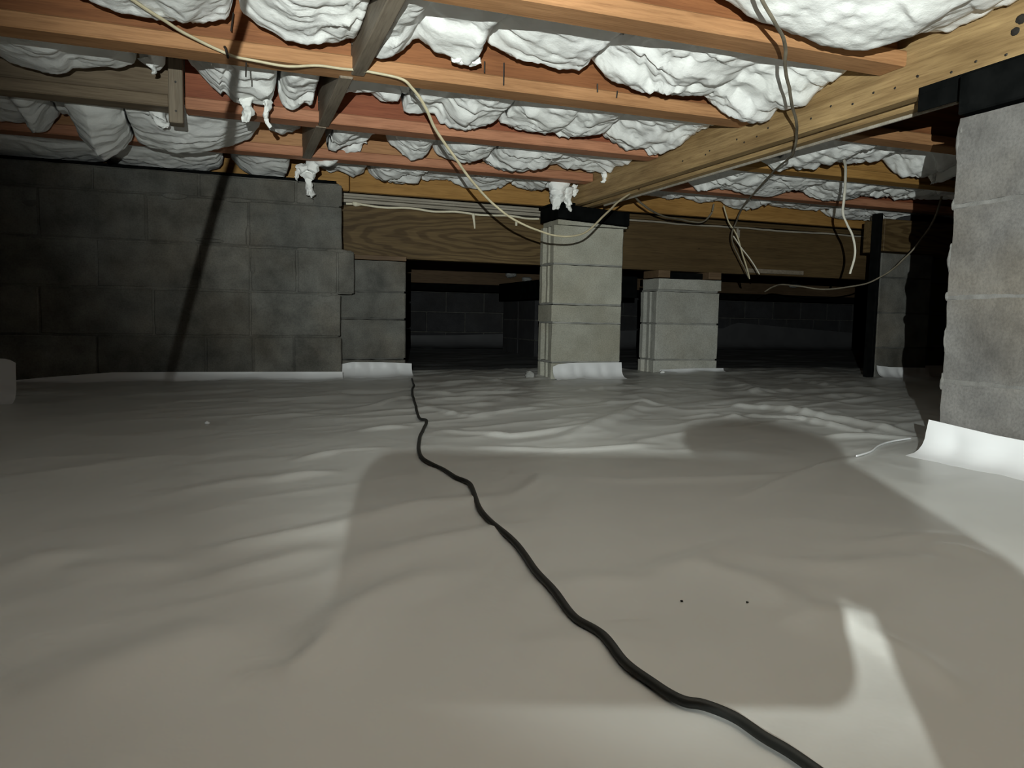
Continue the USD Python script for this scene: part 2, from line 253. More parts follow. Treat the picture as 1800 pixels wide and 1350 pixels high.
CABLE = {
 'loop': [(-0.215, 1.95, 0.701), (-0.153, 2.03, 0.692), (-0.1, 2.09, 0.68), (-0.012, 2.13, 0.664), (0.032, 2.135, 0.656), (0.131, 2.14, 0.649), (0.219, 2.145, 0.664), (0.31, 2.15, 0.665), (0.431, 2.13, 0.657), (0.476, 2.15, 0.638), (0.526, 2.2, 0.602), (0.581, 2.28, 0.557), (0.661, 2.36, 0.502), (0.721, 2.42, 0.464), (0.823, 2.5, 0.402), (0.94, 2.56, 0.348), (1.055, 2.6, 0.319), (1.196, 2.66, 0.312), (1.296, 2.72, 0.345), (1.419, 2.82, 0.423), (1.54, 2.93, 0.501), (1.637, 3.0, 0.554)],
 'drop': [(0.94, 1.25, 0.634), (0.984, 1.28, 0.618), (1.092, 1.36, 0.608), (1.158, 1.43, 0.61), (1.264, 1.55, 0.603), (1.391, 1.68, 0.583), (1.51, 1.8, 0.572), (1.613, 1.92, 0.568), (1.699, 2.03, 0.56), (1.817, 2.2, 0.57), (1.964, 2.45, 0.589), (2.136, 2.75, 0.593), (2.327, 3.1, 0.581), (2.499, 3.4, 0.545), (2.577, 3.55, 0.465), (2.665, 3.6, 0.374), (2.73, 3.62, 0.298), (2.756, 3.62, 0.257)],
 'pair': [(2.623, 3.7, 0.661), (2.659, 3.7, 0.574), (2.71, 3.68, 0.494), (2.74, 3.66, 0.381), (2.794, 3.66, 0.254)],
 'pair2': [(2.668, 3.66, 0.49), (2.713, 3.66, 0.444), (2.788, 3.66, 0.367), (2.86, 3.66, 0.282)],
 'white': [(1.931, 2.1, 0.637), (2.181, 2.35, 0.69), (2.353, 2.5, 0.65), (2.451, 2.6, 0.582), (2.496, 2.65, 0.491), (2.525, 2.65, 0.436), (2.557, 2.65, 0.389), (2.575, 2.65, 0.315), (2.553, 2.65, 0.222)],
 'sag': [(3.352, 2.9, 0.653), (3.312, 2.9, 0.538), (3.279, 2.95, 0.427), (3.242, 3.0, 0.343), (3.245, 3.1, 0.281), (3.207, 3.2, 0.227), (3.129, 3.3, 0.201), (3.064, 3.4, 0.195), (2.992, 3.5, 0.215), (2.976, 3.6, 0.225), (2.989, 3.7, 0.212), (2.977, 3.75, 0.186)],
 'short': [(1.819, 3.3, 0.606), (1.931, 3.4, 0.581), (2.12, 3.55, 0.56), (2.288, 3.65, 0.561), (2.412, 3.7, 0.559), (2.501, 3.72, 0.566), (2.576, 3.75, 0.622), (2.592, 3.75, 0.678)],
 'cord': [(0.799, 3.577), (0.722, 3.197), (0.66, 2.956), (0.599, 2.654), (0.538, 2.333), (0.513, 2.187), (0.514, 2.111), (0.47, 1.962), (0.416, 1.783), (0.385, 1.638), (0.376, 1.563), (0.382, 1.502), (0.391, 1.445), (0.39, 1.366), (0.399, 1.312), (0.39, 1.248), (0.365, 1.138), (0.354, 1.052), (0.35, 0.975), (0.351, 0.933), (0.345, 0.883), (0.334, 0.818), (0.327, 0.742), (0.321, 0.677), (0.321, 0.613), (0.319, 0.565), (0.324, 0.525), (0.33, 0.492), (0.342, 0.479), (0.354, 0.459), (0.357, 0.429), (0.362, 0.408), (0.366, 0.382), (0.37, 0.356)],
 'seam': [(1.35, 1.35), (1.446, 1.403), (1.537, 1.466), (1.621, 1.509), (1.718, 1.534)],
 'edgeline': [(0.843, 3.635), (0.761, 3.021), (0.636, 2.304), (0.573, 1.851), (0.551, 1.605)],
}
FOLDS = [
 ([(0.008, 0.65), (0.045, 0.64), (0.071, 0.668), (0.091, 0.705)], 0.012, 0.01),
 ([(0.064, 0.642), (0.088, 0.72), (0.123, 0.768), (0.166, 0.805), (0.236, 0.872)], 0.03, 0.018),
 ([(-0.174, 0.661), (-0.119, 0.675), (-0.057, 0.71), (-0.01, 0.765)], 0.05, 0.018),
 ([(-0.257, 0.992), (-0.222, 1.045), (-0.198, 1.086)], 0.04, 0.014),
 ([(-0.053, 0.891), (0.02, 0.928), (0.114, 0.992)], 0.03, 0.012),
 ([(-0.04, 1.026), (0.045, 1.052), (0.134, 1.098)], 0.02, 0.01),
 ([(-0.2, 0.995), (-0.127, 0.983), (-0.076, 0.961)], 0.03, 0.01),
 ([(0.052, 1.434), (0.128, 1.492), (0.184, 1.506)], 0.02, 0.01),
 ([(0.117, 1.633), (0.224, 1.725), (0.33, 1.737)], 0.015, 0.008),
 ([(0.142, 1.095), (0.258, 1.163), (0.403, 1.2)], 0.03, 0.012),
 ([(0.119, 0.919), (0.248, 0.977), (0.381, 1.025)], 0.03, 0.012),
 ([(0.441, 1.19), (0.511, 1.26), (0.558, 1.349), (0.53, 1.384)], 0.02, 0.012),
 ([(0.613, 1.334), (0.697, 1.258), (0.874, 1.236), (1.081, 1.236)], 0.02, 0.01),
 ([(0.825, 1.081), (1.061, 1.213), (1.353, 1.362)], 0.015, 0.012),
 ([(0.682, 0.771), (0.737, 0.731), (0.875, 0.724)], 0.03, 0.014),
 ([(0.904, 0.768), (0.94, 0.743), (0.943, 0.704)], 0.02, 0.01),
 ([(0.813, 0.809), (0.916, 0.807), (1.012, 0.793)], 0.02, 0.008),
 ([(0.44, 0.758), (0.539, 0.791), (0.656, 0.855)], 0.03, 0.012),
 ([(0.525, 0.795), (0.576, 0.716), (0.573, 0.627)], 0.03, 0.012),
 ([(0.324, 0.775), (0.401, 0.77), (0.456, 0.734)], 0.03, 0.01),
 ([(0.242, 0.644), (0.288, 0.617), (0.377, 0.614)], 0.04, 0.01),
 ([(0.597, 0.58), (0.597, 0.544), (0.592, 0.501), (0.574, 0.45)], 0.015, 0.012),
 ([(0.528, 0.609), (0.579, 0.609), (0.632, 0.6)], 0.03, 0.012),
 ([(0.623, 3.043), (0.793, 2.792), (1.09, 2.966)], 0.03, 0.01),
 ([(0.582, 2.466), (0.687, 2.223), (1.002, 2.382)], 0.02, 0.01),
 ([(0.526, 1.962), (0.674, 1.827), (0.916, 1.925)], 0.02, 0.012),
 ([(0.549, 1.682), (0.732, 1.597), (0.973, 1.618)], 0.02, 0.01),
 ([(1.239, 2.42), (1.37, 2.448), (1.47, 2.374)], 0.025, 0.014),
 ([(0.82, 1.792), (1.099, 2.067), (1.529, 2.554)], 0.03, 0.016),
 ([(1.642, 2.34), (1.8, 2.221), (1.821, 1.841), (1.801, 1.609)], 0.03, 0.02),
 ([(1.618, 2.023), (1.702, 1.907), (1.666, 1.641)], 0.02, 0.018),
 ([(1.352, 2.08), (1.51, 2.119), (1.534, 1.971)], 0.02, 0.01),
 ([(2.68, 3.722), (2.189, 2.783), (2.234, 2.579)], 0.04, 0.016),
 ([(2.931, 3.484), (2.783, 2.974), (2.838, 2.675)], 0.03, 0.012),
 ([(1.512, 1.626), (1.657, 1.611), (1.754, 1.548)], 0.02, 0.012),
 ([(0.363, 2.511), (0.449, 2.575), (0.622, 2.822)], 0.02, 0.01),
 ([(0.32, 2.01), (0.388, 2.047), (0.456, 2.065)], 0.015, 0.008),
 ([(0.823, 3.269), (1.126, 3.465), (1.287, 3.348)], 0.03, 0.012),
 ([(1.334, 2.925), (1.649, 3.004), (1.842, 2.841)], 0.03, 0.012),
 ([(-0.023, 2.313), (0.136, 2.342), (0.327, 2.518)], 0.03, 0.006),
 ([(-0.106, 1.386), (0.003, 1.448), (0.107, 1.498)], 0.03, 0.007),
 ([(-0.324, 1.641), (-0.185, 1.725), (-0.077, 1.765)], 0.04, 0.007),
]
TUFTS = {
 'E4': [([(0.412, 3.45, 0.741), (0.356, 3.5, 0.697), (0.309, 3.52, 0.635), (0.322, 3.53, 0.576), (0.329, 3.53, 0.521)], [0.05, 0.03, 0.022, 0.018, 0.006]), ([(0.307, 3.5, 0.656), (0.276, 3.5, 0.629), (0.263, 3.5, 0.584)], [0.02, 0.016, 0.005]), ([(0.524, 3.3, 0.756), (0.442, 3.4, 0.702), (0.356, 3.5, 0.672)], [0.02, 0.024, 0.022])],
 'D7': [([(1.675, 3.2, 0.731), (1.706, 3.2, 0.69), (1.753, 3.2, 0.647), (1.778, 3.2, 0.604)], [0.03, 0.018, 0.014, 0.005]), ([(1.633, 3.25, 0.724), (1.632, 3.25, 0.672), (1.63, 3.25, 0.637)], [0.02, 0.014, 0.005]), ([(1.798, 3.18, 0.751), (1.829, 3.18, 0.733), (1.848, 3.18, 0.719)], [0.02, 0.012, 0.005])],
 'E7': [([(1.506, 3.5, 0.662), (1.507, 3.5, 0.607), (1.497, 3.5, 0.534)], [0.05, 0.04, 0.012]), ([(1.552, 3.5, 0.651), (1.569, 3.5, 0.597), (1.574, 3.5, 0.536)], [0.035, 0.022, 0.008]), ([(1.589, 3.5, 0.668), (1.593, 3.5, 0.641), (1.59, 3.5, 0.612)], [0.02, 0.014, 0.005])],
 'C1b': [([(-0.234, 2.6, 0.768), (-0.219, 2.6, 0.745), (-0.222, 2.6, 0.712)], [0.02, 0.014, 0.004])],
 'C2': [([(0.035, 2.62, 0.687), (0.044, 2.62, 0.635), (0.049, 2.62, 0.604)], [0.022, 0.014, 0.004]), ([(0.107, 2.62, 0.677), (0.112, 2.62, 0.633), (0.117, 2.62, 0.607)], [0.02, 0.012, 0.004])],
 'D3': [([(-0.271, 2.9, 0.71), (-0.233, 2.9, 0.682), (-0.212, 2.9, 0.646), (-0.199, 2.9, 0.619)], [0.03, 0.028, 0.016, 0.005])],
 'B3': [([(0.606, 2.05, 0.725), (0.613, 2.05, 0.703), (0.611, 2.05, 0.686)], [0.03, 0.026, 0.014])],
 'A2': [([(1.725, 1.45, 0.728), (1.738, 1.45, 0.702), (1.73, 1.45, 0.676)], [0.025, 0.018, 0.008])],
 'F2': [([(2.931, 2.6, 0.768), (2.944, 2.6, 0.694), (2.942, 2.6, 0.636)], [0.03, 0.02, 0.006])],
}
KNOTS = [(1.652, 0.709, 0.0035), (1.514, 0.634, 0.0035), (1.415, 0.615, 0.0035), (1.513, 0.633, 0.0035), (1.583, 0.623, 0.0035), (1.655, 0.63, 0.0035), (1.729, 0.619, 0.0035), (1.813, 0.634, 0.0035), (1.893, 0.618, 0.0035), (2.09, 0.634, 0.0035), (2.146, 0.619, 0.0035), (2.212, 0.614, 0.0035), (2.254, 0.632, 0.0035), (2.414, 0.625, 0.0035), (2.439, 0.616, 0.0035), (2.591, 0.621, 0.0035), (1.351, 0.621, 0.0035), (1.276, 0.613, 0.0035), (1.246, 0.68, 0.012), (1.258, 0.658, 0.01)]
STREAKS = [[(0.687, 2.149, 0.738), (0.687, 2.149, 0.706)], [(0.746, 2.149, 0.742), (0.746, 2.149, 0.678)], [(1.049, 2.149, 0.719), (1.05, 2.149, 0.694)], [(0.006, 2.149, 0.771), (-0.0, 2.149, 0.724)], [(0.036, 2.149, 0.651), (0.035, 2.149, 0.614)], [(1.118, 2.149, 0.706), (1.116, 2.149, 0.685)]]


# ------------------------------------------------------------------ the setting: liner floor
FZ = -0.31
def seg_dist(px, py, pts):
    d = np.full(px.shape, 1e9); pos = np.zeros(px.shape); L = 0.0
    for (x0, y0), (x1, y1) in zip(pts[:-1], pts[1:]):
        vx, vy = x1 - x0, y1 - y0; l2 = vx * vx + vy * vy
        t = np.clip(((px - x0) * vx + (py - y0) * vy) / l2, 0, 1)
        q = np.hypot(px - x0 - t * vx, py - y0 - t * vy); m = q < d
        d = np.where(m, q, d); pos = np.where(m, L + t * math.sqrt(l2), pos); L += math.sqrt(l2)
    return d, pos / L
def floor_height(X, Y):
    z = np.full(X.shape, FZ)
    P = lambda s, k: np.stack([X * s, Y * s, np.full_like(X, k)], -1)
    z += 0.018 * (fbm(P(1.3, 3.1), 3) - 0.5) + 0.006 * (fbm(P(4.0, 9.1), 3) - 0.5)
    far = sstep((Y + 0.5 * X - 1.9) / 1.4)
    rid = 1 - np.abs(2 * noise(np.stack([X * 2.6 + Y * 1.2, Y * 6.5 - X * 2.5, np.full_like(X, 5.5)], -1)) - 1)
    z += far * 0.013 * (rid ** 3 - 0.2) + (1 - far) * 0.003 * rid ** 4
    rid2 = 1 - np.abs(2 * noise(np.stack([X * 9 + 3, Y * 15 - X * 5, np.full_like(X, 1.5)], -1)) - 1)
    z += (0.25 + 0.75 * far) * 0.006 * (rid2 ** 3)
    for pts, w, h in FOLDS:
        d, t = seg_dist(X, Y, pts)
        z += 0.85 * h * np.exp(-(d / w) ** 2) * np.sin(np.pi * np.clip(t * 0.94 + 0.03, 0, 1)) ** 0.6
    return z
def axis_grid(spec):
    out = []
    for a, b, s in spec: out += list(np.arange(a, b - 1e-9, s))
    return np.array(out + [spec[-1][1]])
gx = axis_grid([(-3.0, -1.2, 0.12), (-1.2, -0.2, 0.025), (-0.2, 2.4, 0.0125), (2.4, 4.4, 0.03), (4.4, 6.4, 0.15)])
gy = axis_grid([(-2.4, 0.1, 0.10), (0.1, 2.4, 0.0125), (2.4, 4.20, 0.02)])
GX, GY = np.meshgrid(gx, gy, indexing='ij'); GZ = floor_height(GX, GY)
def grid_faces(nx, ny):
    i, j = np.meshgrid(np.arange(nx - 1), np.arange(ny - 1), indexing='ij'); k = i * ny + j
    return np.vstack([np.stack([k, k + ny, k + ny + 1], -1).reshape(-1, 3), np.stack([k, k + ny + 1, k + 1], -1).reshape(-1, 3)])
solo('floor', trimesh.Trimesh(np.stack([GX, GY, GZ], -1).reshape(-1, 3), grid_faces(len(gx), len(gy)), process=False), LINER,
     'white plastic vapour barrier sheet spread wrinkled over the whole crawl space ground', None, kind='structure', smooth=True)
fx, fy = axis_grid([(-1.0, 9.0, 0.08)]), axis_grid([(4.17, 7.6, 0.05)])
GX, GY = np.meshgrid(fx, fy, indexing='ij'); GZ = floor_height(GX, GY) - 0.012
solo('floor', trimesh.Trimesh(np.stack([GX, GY, GZ], -1).reshape(-1, 3), grid_faces(len(fx), len(fy)), process=False), LINER_DIM,
     'plastic ground sheet of the far room beyond the beam, its darkness painted into the colour', None, kind='structure', smooth=True)
def fz(x, y): return float(floor_height(np.array([[float(x)]]), np.array([[float(y)]]))[0, 0])

# ------------------------------------------------------------------ the setting: subfloor and what lies above the camera
JZ, FH, JT = 0.667, 0.040, 0.902             # joist underside, flange height, underside of the subfloor
JB = [1.545, 2.155, 2.765, 3.37]; RIM = 3.97
ceil = thing('ceiling', (1.5, 3.0, JT), kind='structure')
for k in range(9):
    y0 = -2.4 + 1.2192 * k
    part(ceil, 'panel', box(-3.0, 9.0, y0 + 0.001, y0 + 1.217, JT, JT + 0.019, 0.001), SUB)

def wool_sheet(b0, b1, a0, a1, sil, seed, step=0.013, nb=44, bs=0.11, ends=(0.05, 0.05), amp=1.0):
    """a batt between two joists: closed mesh, its underside sagging to sil ([(x, z)]) just before the joist at b1"""
    a = np.linspace(a0, a1, max(12, int((a1 - a0) / step))); u = np.linspace(0, 1, nb)
    A, U = np.meshgrid(a, u, indexing='ij'); y0, y1 = b0 + 0.094, b1 - 0.004
    Yb = y0 + U * (y1 - y0); us = 1 - bs / (y1 - y0)
    sx, sz = np.array(sil).T; o = np.argsort(sx); zl = np.interp(a, sx[o], sz[o])[:, None]
    zs = np.maximum(zl + 0.02, 0.702) + 0.02 * (fbm(np.stack([A * 5, U * 0, U * 0 + seed], -1), 2) - 0.3)
    r = np.clip((U - us) / (1 - us), 0, 1)
    Z = np.where(U <= us, zs + (zl - zs) * np.sin(np.clip(U / us, 0, 1) * np.pi / 2) ** 0.9, zl + 0.13 * (1 - np.sqrt(np.clip(1 - r ** 1.6, 0, 1))))
    P = lambda sa, sy, k: np.stack([A * sa, Yb * sy, np.full_like(A, k + seed * 1.37)], -1)
    warp = 1.1 * (fbm(P(3.5, 4.5, 2.2), 3) - 0.5)
    def fold(sa, sy, k, sharp):                  # one sided creases: layers of wool that overlap each other
        t = noise(P(sa, sy, k) + np.stack([warp, warp * 1.4, 0 * warp], -1)) * 3.0; t = t - np.floor(t); return np.where(t < 1 - sharp, t / (1 - sharp), (1 - t) / sharp)
    low = 0.075 * (fbm(P(3.6, 5.0, 1.1), 3) - 0.5)
    lay = 0.026 * (fold(2.6, 6.0, 7.7, 0.16) - 0.5) + 0.012 * (fold(6.0, 11.0, 3.9, 0.2) - 0.5)
    fine = 0.012 * (fbm(P(24, 34, 4.4), 3) - 0.5) + 0.007 * (fbm(P(75, 85, 6.4), 2) - 0.5)
    e = np.minimum(np.clip((A - a0) / max(ends[0], 1e-3), 0, 1), np.clip((a1 - A) / max(ends[1], 1e-3), 0, 1))
    wr = 1 - np.abs(2 * noise(P(9, 13, 12.1) + np.stack([warp * 2, warp * 2, 0 * warp], -1)) - 1)
    wr2 = 1 - np.abs(2 * noise(P(19, 26, 15.3) + np.stack([warp * 3, warp * 2, 0 * warp], -1)) - 1)
    Z = Z - (low + lay) * amp - fine * (0.35 + 0.7 * amp) + (0.015 * wr ** 5 + 0.009 * wr2 ** 5) * amp ** 1.3
    # keep the lower outline of the batt, as it shows before the next joist, at sil
    slope = JZ / (b0 + 0.45); seen = (Z - slope * (Yb - (y0 + us * (y1 - y0)))).min(1, keepdims=True); d = zl - seen
    k = np.ones(5) / 5; d = np.convolve(np.pad(d[:, 0], 2, 'edge'), k, 'valid')[:, None]
    rag = 0.008 * np.clip(fbm(np.stack([A * 7, 0 * A, 0 * A + seed * 2.0], -1), 2) * 3 - 1.0, 0, 1.5) * np.clip(1 - np.abs(2 * noise(np.stack([A * 27 + 2.5 * warp, 0 * A, 0 * A + seed], -1)) - 1) * 1.6, 0, 1) ** 2 * np.exp(-((U - us - 0.05) / 0.07) ** 2)
    Z = Z + d * np.clip(0.25 + U * 1.3, 0, 1) - rag * (0.4 + 0.6 * amp)
    Z = Z + (1 - np.sqrt(np.clip(1 - (1 - e) ** 2, 0, 1))) * 0.03
    Yb = Yb + (0.05 * (fbm(P(9, 12, 8.8), 3) - 0.5) + 0.02 * (lay / 0.026)) * np.sin(np.pi * np.clip(U, 0, 1)) * amp; Ao = A + 0.035 * (fbm(P(11, 9, 9.9), 3) - 0.5) * e
    Z = np.minimum(Z, JT - 0.006); Ao = np.minimum(Ao, 1.634) if a0 < 1.6 else np.maximum(Ao, 1.795)
    na = len(a); low_v = np.stack([Ao, Yb, Z], -1).reshape(-1, 3); top_v = np.stack([A, y0 + U * (y1 - y0), np.full_like(A, JT - 0.002)], -1).reshape(-1, 3)
    f = grid_faces(na, nb)[:, ::-1]; n = na * nb
    idx = np.arange(n).reshape(na, nb); ring = np.concatenate([idx[:, 0], idx[-1, 1:], idx[-2::-1, -1], idx[0, -2:0:-1]]); nx = np.roll(ring, -1)
    side = np.vstack([np.stack([ring, nx + n, nx], 1)[:, ::-1], np.stack([ring, ring + n, nx + n], 1)[:, ::-1]])
    return trimesh.Trimesh(np.vstack([low_v, top_v]), np.vstack([f, f[:, ::-1] + n, side[:, ::-1]]), process=False)

# joists and wool above and behind the camera, outside the picture: part of the ceiling
over = []
for k, b in enumerate((-1.505, -0.895, -0.285, 0.325, 0.935)):
    part(ceil, 'joist_flange', box(-2.2, 1.63, b, b + 0.089, JZ, JZ + FH), JF); part(ceil, 'joist_web', box(-2.2, 1.63, b + 0.038, b + 0.050, JZ + FH, JT - 0.001, 0.001), JW)
    if 0 < b < 0.9:
        over.append(wool_sheet(b, b + 0.61, -1.6, 1.62, [(-2, 0.70), (-1, 0.66), (0, 0.70), (0.8, 0.655), (1.7, 0.69)], 40 + k, step=0.03, nb=24))
part(ceil, 'insulation', cat_(over), WOOL, smooth=True, kind='stuff')

# ------------------------------------------------------------------ the setting: block walls
rng = random.Random(7)
def block(x0, x1, y0, y1, z0, z1, seed, amp=0.0025, edge=None, c=0.006):
    return rough(box(x0, x1, y0, y1, z0, z1, c), amp, 14.0, seed, edge)
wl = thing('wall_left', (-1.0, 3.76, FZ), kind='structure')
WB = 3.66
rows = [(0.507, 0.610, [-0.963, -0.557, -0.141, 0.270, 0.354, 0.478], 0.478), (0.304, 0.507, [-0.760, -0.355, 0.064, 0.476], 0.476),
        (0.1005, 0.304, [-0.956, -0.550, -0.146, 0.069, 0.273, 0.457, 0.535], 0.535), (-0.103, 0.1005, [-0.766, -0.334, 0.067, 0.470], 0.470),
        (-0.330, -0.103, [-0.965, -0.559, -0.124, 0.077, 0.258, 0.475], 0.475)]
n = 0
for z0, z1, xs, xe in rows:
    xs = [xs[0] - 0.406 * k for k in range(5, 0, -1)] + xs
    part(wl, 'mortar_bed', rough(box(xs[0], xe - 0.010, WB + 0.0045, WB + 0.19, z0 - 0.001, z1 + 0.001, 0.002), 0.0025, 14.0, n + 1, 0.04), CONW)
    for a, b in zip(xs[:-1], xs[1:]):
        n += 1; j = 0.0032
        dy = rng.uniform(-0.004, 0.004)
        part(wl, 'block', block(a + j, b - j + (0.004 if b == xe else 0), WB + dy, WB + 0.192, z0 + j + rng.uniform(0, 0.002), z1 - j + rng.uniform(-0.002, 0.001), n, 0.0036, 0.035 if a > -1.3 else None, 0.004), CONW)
# mortar smears and lumps left on the wall face
sm = [(0.455, 0.302, 0.05, 0.010), (0.40, 0.096, 0.035, 0.012), (0.30, 0.302, 0.03, 0.008), (0.06, 0.35, 0.010, 0.05), (-0.24, 0.505, 0.05, 0.014), (0.02, 0.505, 0.06, 0.012), (0.08, 0.22, 0.012, 0.05), (0.26, 0.20, 0.010, 0.06), (-0.10, 0.32, 0.06, 0.010)]
for x, z, w, h in sm:
    s = trimesh.creation.icosphere(2, 1.0); s.apply_scale((w, 0.010, h)); s = rough(s, 0.004, 40.0, x * 10); s.apply_translation((x, WB + 0.002, z)); part(wl, 'mortar_smear', s, CONW, smooth=True)

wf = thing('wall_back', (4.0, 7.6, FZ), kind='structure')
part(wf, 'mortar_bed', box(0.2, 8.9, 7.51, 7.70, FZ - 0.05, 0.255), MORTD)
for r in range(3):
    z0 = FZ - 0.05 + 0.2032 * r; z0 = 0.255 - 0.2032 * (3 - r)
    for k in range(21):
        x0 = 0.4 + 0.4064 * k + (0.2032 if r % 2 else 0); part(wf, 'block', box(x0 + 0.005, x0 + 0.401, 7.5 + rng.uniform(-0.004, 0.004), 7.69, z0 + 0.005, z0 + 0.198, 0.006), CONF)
fb = thing('trim_1', (3.0, 7.4, 0.25), kind='structure')
part(fb, 'sill_beam', box(0.3, 8.9, 7.36, 7.49, 0.262, 0.335), FELT); part(fb, 'beam_board', box(0.3, 8.9, 7.40, 7.50, 0.337, 0.60), FARWOOD)

# ------------------------------------------------------------------ floor joists
def joist(b, x0, x1, label, fm, wm, group=None):
    t = thing('floor_joist', ((x0 + x1) / 2, b + 0.045, JZ), label, 'joist', group)
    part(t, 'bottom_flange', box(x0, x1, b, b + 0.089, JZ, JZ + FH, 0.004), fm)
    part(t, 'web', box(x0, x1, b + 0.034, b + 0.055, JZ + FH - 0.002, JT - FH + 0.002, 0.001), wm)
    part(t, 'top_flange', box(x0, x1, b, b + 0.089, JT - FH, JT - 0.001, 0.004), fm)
    return t
joist(JB[0], -1.9, 1.638, 'orange wooden joist nearest to the camera, cut off by the top edge of the picture', JF, JW)
J1 = joist(JB[1], -2.2, 1.638, 'second orange joist from the camera, with the tan cable running along its underside', JF, JW)
for q in STREAKS: part(J1, 'nail', tube(q, 0.0022, 6, smooth=False), STEEL)
t = joist(JB[2], -0.145, 1.638, 'reddish joist third from the camera, right of the short cleat', JFR, JWR)
joist(JB[2], -2.4, -0.193, 'grey weathered joist board at the left edge, ending at the short vertical cleat', JG, JG)
joist(JB[3], -2.6, 1.638, 'thin reddish joist fourth from the camera, ending just before the center pier', JFR, JF)
joist(JB[0], 1.785, 4.0, 'joist right of the girder, hidden above the near right pier', JF, JW)
joist(JB[1], 1.785, 4.2, 'joist right of the girder, directly behind the top of the near right pier', JF, JW)
joist(JB[2], 1.785, 4.5, 'yellowish joist right of the girder, with the white dangling wire hanging before it', GOLD, GOLD)
joist(JB[3], 1.785, 5.0, 'dark reddish joist right of the girder, farthest before the yellow rim board', JFR, JWR)
# nails and black drip marks on the joist faces
rim = thing('rim_joist', (1.3, RIM + 0.02, 0.635), 'golden brown rim board above the beam, running behind all the joists', 'board')
part(rim, 'board', box(-2.6, 0.555, RIM, RIM + 0.038, 0.632, JT - 0.002, 0.003), GOLD)
part(rim, 'board', box(0.559, 1.90, RIM - 0.003, RIM + 0.036, 0.630, JT - 0.002, 0.003), GOLD)
part(rim, 'board', box(1.904, 5.6, RIM, RIM + 0.038, 0.636, JT - 0.002, 0.003), GOLD)

# blocking between joists
def blocking(x0, b0, b1, label, dz=0.0):
    t = thing('joist_blocking', (x0 + 0.02, (b0 + b1) / 2, JZ), label, 'blocking')
    part(t, 'board', box(x0, x0 + 0.038, b0, b1, JZ - dz, JT - 0.004, 0.003), BLOCKING)
    for k in (0.35, 0.7):
        z = JZ + k * 0.2; part(t, 'nail', tube([(x0 - 0.002, b1 - 0.03, z), (x0 + 0.004, b1 - 0.03, z)], 0.004, 8, smooth=False), STEEL)
blocking(0.310, JB[0] + 0.056, JB[1] + 0.030, 'wide grey wooden blocking board between the two nearest joists', 0.004)
blocking(0.283, JB[1] + 0.056, JB[2] + 0.030, 'grey brown blocking board between the second and third joists', 0.006)
blocking(0.278, JB[2] + 0.056, JB[3] + 0.030, 'small brown blocking board deepest in the row of blocking, near the torn white tuft', 0.004)
t = thing('vertical_cleat', (-0.169, 2.72, 0.603), 'short grey vertical wooden cleat hanging below the joist at upper left', 'cleat')
part(t, 'board', box(-0.190, -0.147, 2.700, 2.762, 0.604, 0.898, 0.003), CLEAT)
for z in (0.64, 0.73): part(t, 'nail', tube([(-0.168, 2.697, z), (-0.168, 2.703, z)], 0.0035, 8, smooth=False), STEEL)

# ------------------------------------------------------------------ girder, packers, beam
GX0, GX1 = 1.640, 1.780
g = thing('girder', (1.71, 1.9, 0.585), 'long heavy wooden girder running from the upper right down to the center pier', 'girder')
w = (GX1 - GX0) / 3
for k in range(3):
    part(g, 'ply', rough(box(GX0 + k * w + 0.001, GX0 + (k + 1) * w - 0.001, 0.15, 3.72, 0.585 + (0.0, 0.012, 0.002)[k], JT - 0.003, 0.006), 0.0015, 3.0, k + 2), GIRD)
part(g, 'edge_strip', box(GX1 - 0.004, GX1 + 0.006, 1.51, 3.53, 0.580, 0.592, 0.002), SILL)
for y, z, r in KNOTS:
    s = trimesh.creation.icosphere(2, 1.0); s.apply_scale((0.0015, r * 1.15, r * 0.9)); s.apply_translation((1.6405, y, z)); part(g, 'nail_hole' if r < 0.005 else 'knot', rough(s, r * 0.25, 200.0, y), STEEL, smooth=True)
t = thing('girder_packer', (1.70, 1.1, 0.48), 'black packing block between the girder and the near right pier', 'packer')
part(t, 'block', box(1.585, 1.975, 0.60, 1.345, 0.490, 0.581, 0.004), FELT); part(t, 'felt_cap', box(1.632, 1.83, 0.55, 1.500, 0.5815, 0.5832, 0.0005), FELT)
part(t, 'felt_cap', box(1.6325, 1.638, 0.55, 1.500, 0.540, 0.600, 0.001), FELT)
t = thing('girder_packer', (1.73, 3.67, 0.50), 'black packing block on top of the center block pier under the girder end', 'packer')
m = box(1.538, 1.945, 3.555, 3.80, 0.0, 0.070, 0.004); m.vertices[:, 2] += 0.513 - 0.021 * (m.vertices[:, 0] - 1.51) / 0.43; part(t, 'block', m, FELT)
m = box(1.532, 1.63, 3.55, 3.81, 0.0, 0.010, 0.002); m.vertices[:, 2] += 0.584 - 0.021 * (m.vertices[:, 0] - 1.51) / 0.43; part(t, 'felt_cap', m, FELT)

BB = 4.050
t = thing('wooden_beam', (1.1, BB + 0.06, 0.305), 'brown wooden beam with swirling grain between the left wall and the center pier', 'beam')
part(t, 'board', box(0.40, 1.715, BB, BB + 0.038, 0.308, 0.572, 0.003), BEAM); part(t, 'board', box(0.40, 1.715, BB + 0.039, BB + 0.12, 0.311, 0.572, 0.003), BEAMR)
bd = [(x, BB - 0.004 + 0.003 * math.sin(37 * x), 0.577 - 0.009 * (x - 0.55) + 0.003 * math.sin(23 * x)) for x in np.arange(0.55, 1.66, 0.03)]
part(t, 'caulk_bead', tube(bd, 0.0062, 7, 3, wob=0.003, seed=2), FOAM, smooth=True)
part(t, 'caulk_drip', tube([(1.240, BB - 0.004, 0.570), (1.242, BB - 0.008, 0.545), (1.247, BB - 0.006, 0.515), (1.250, BB - 0.005, 0.490)], [0.010, 0.007, 0.006, 0.004], 7), FOAM, smooth=True)
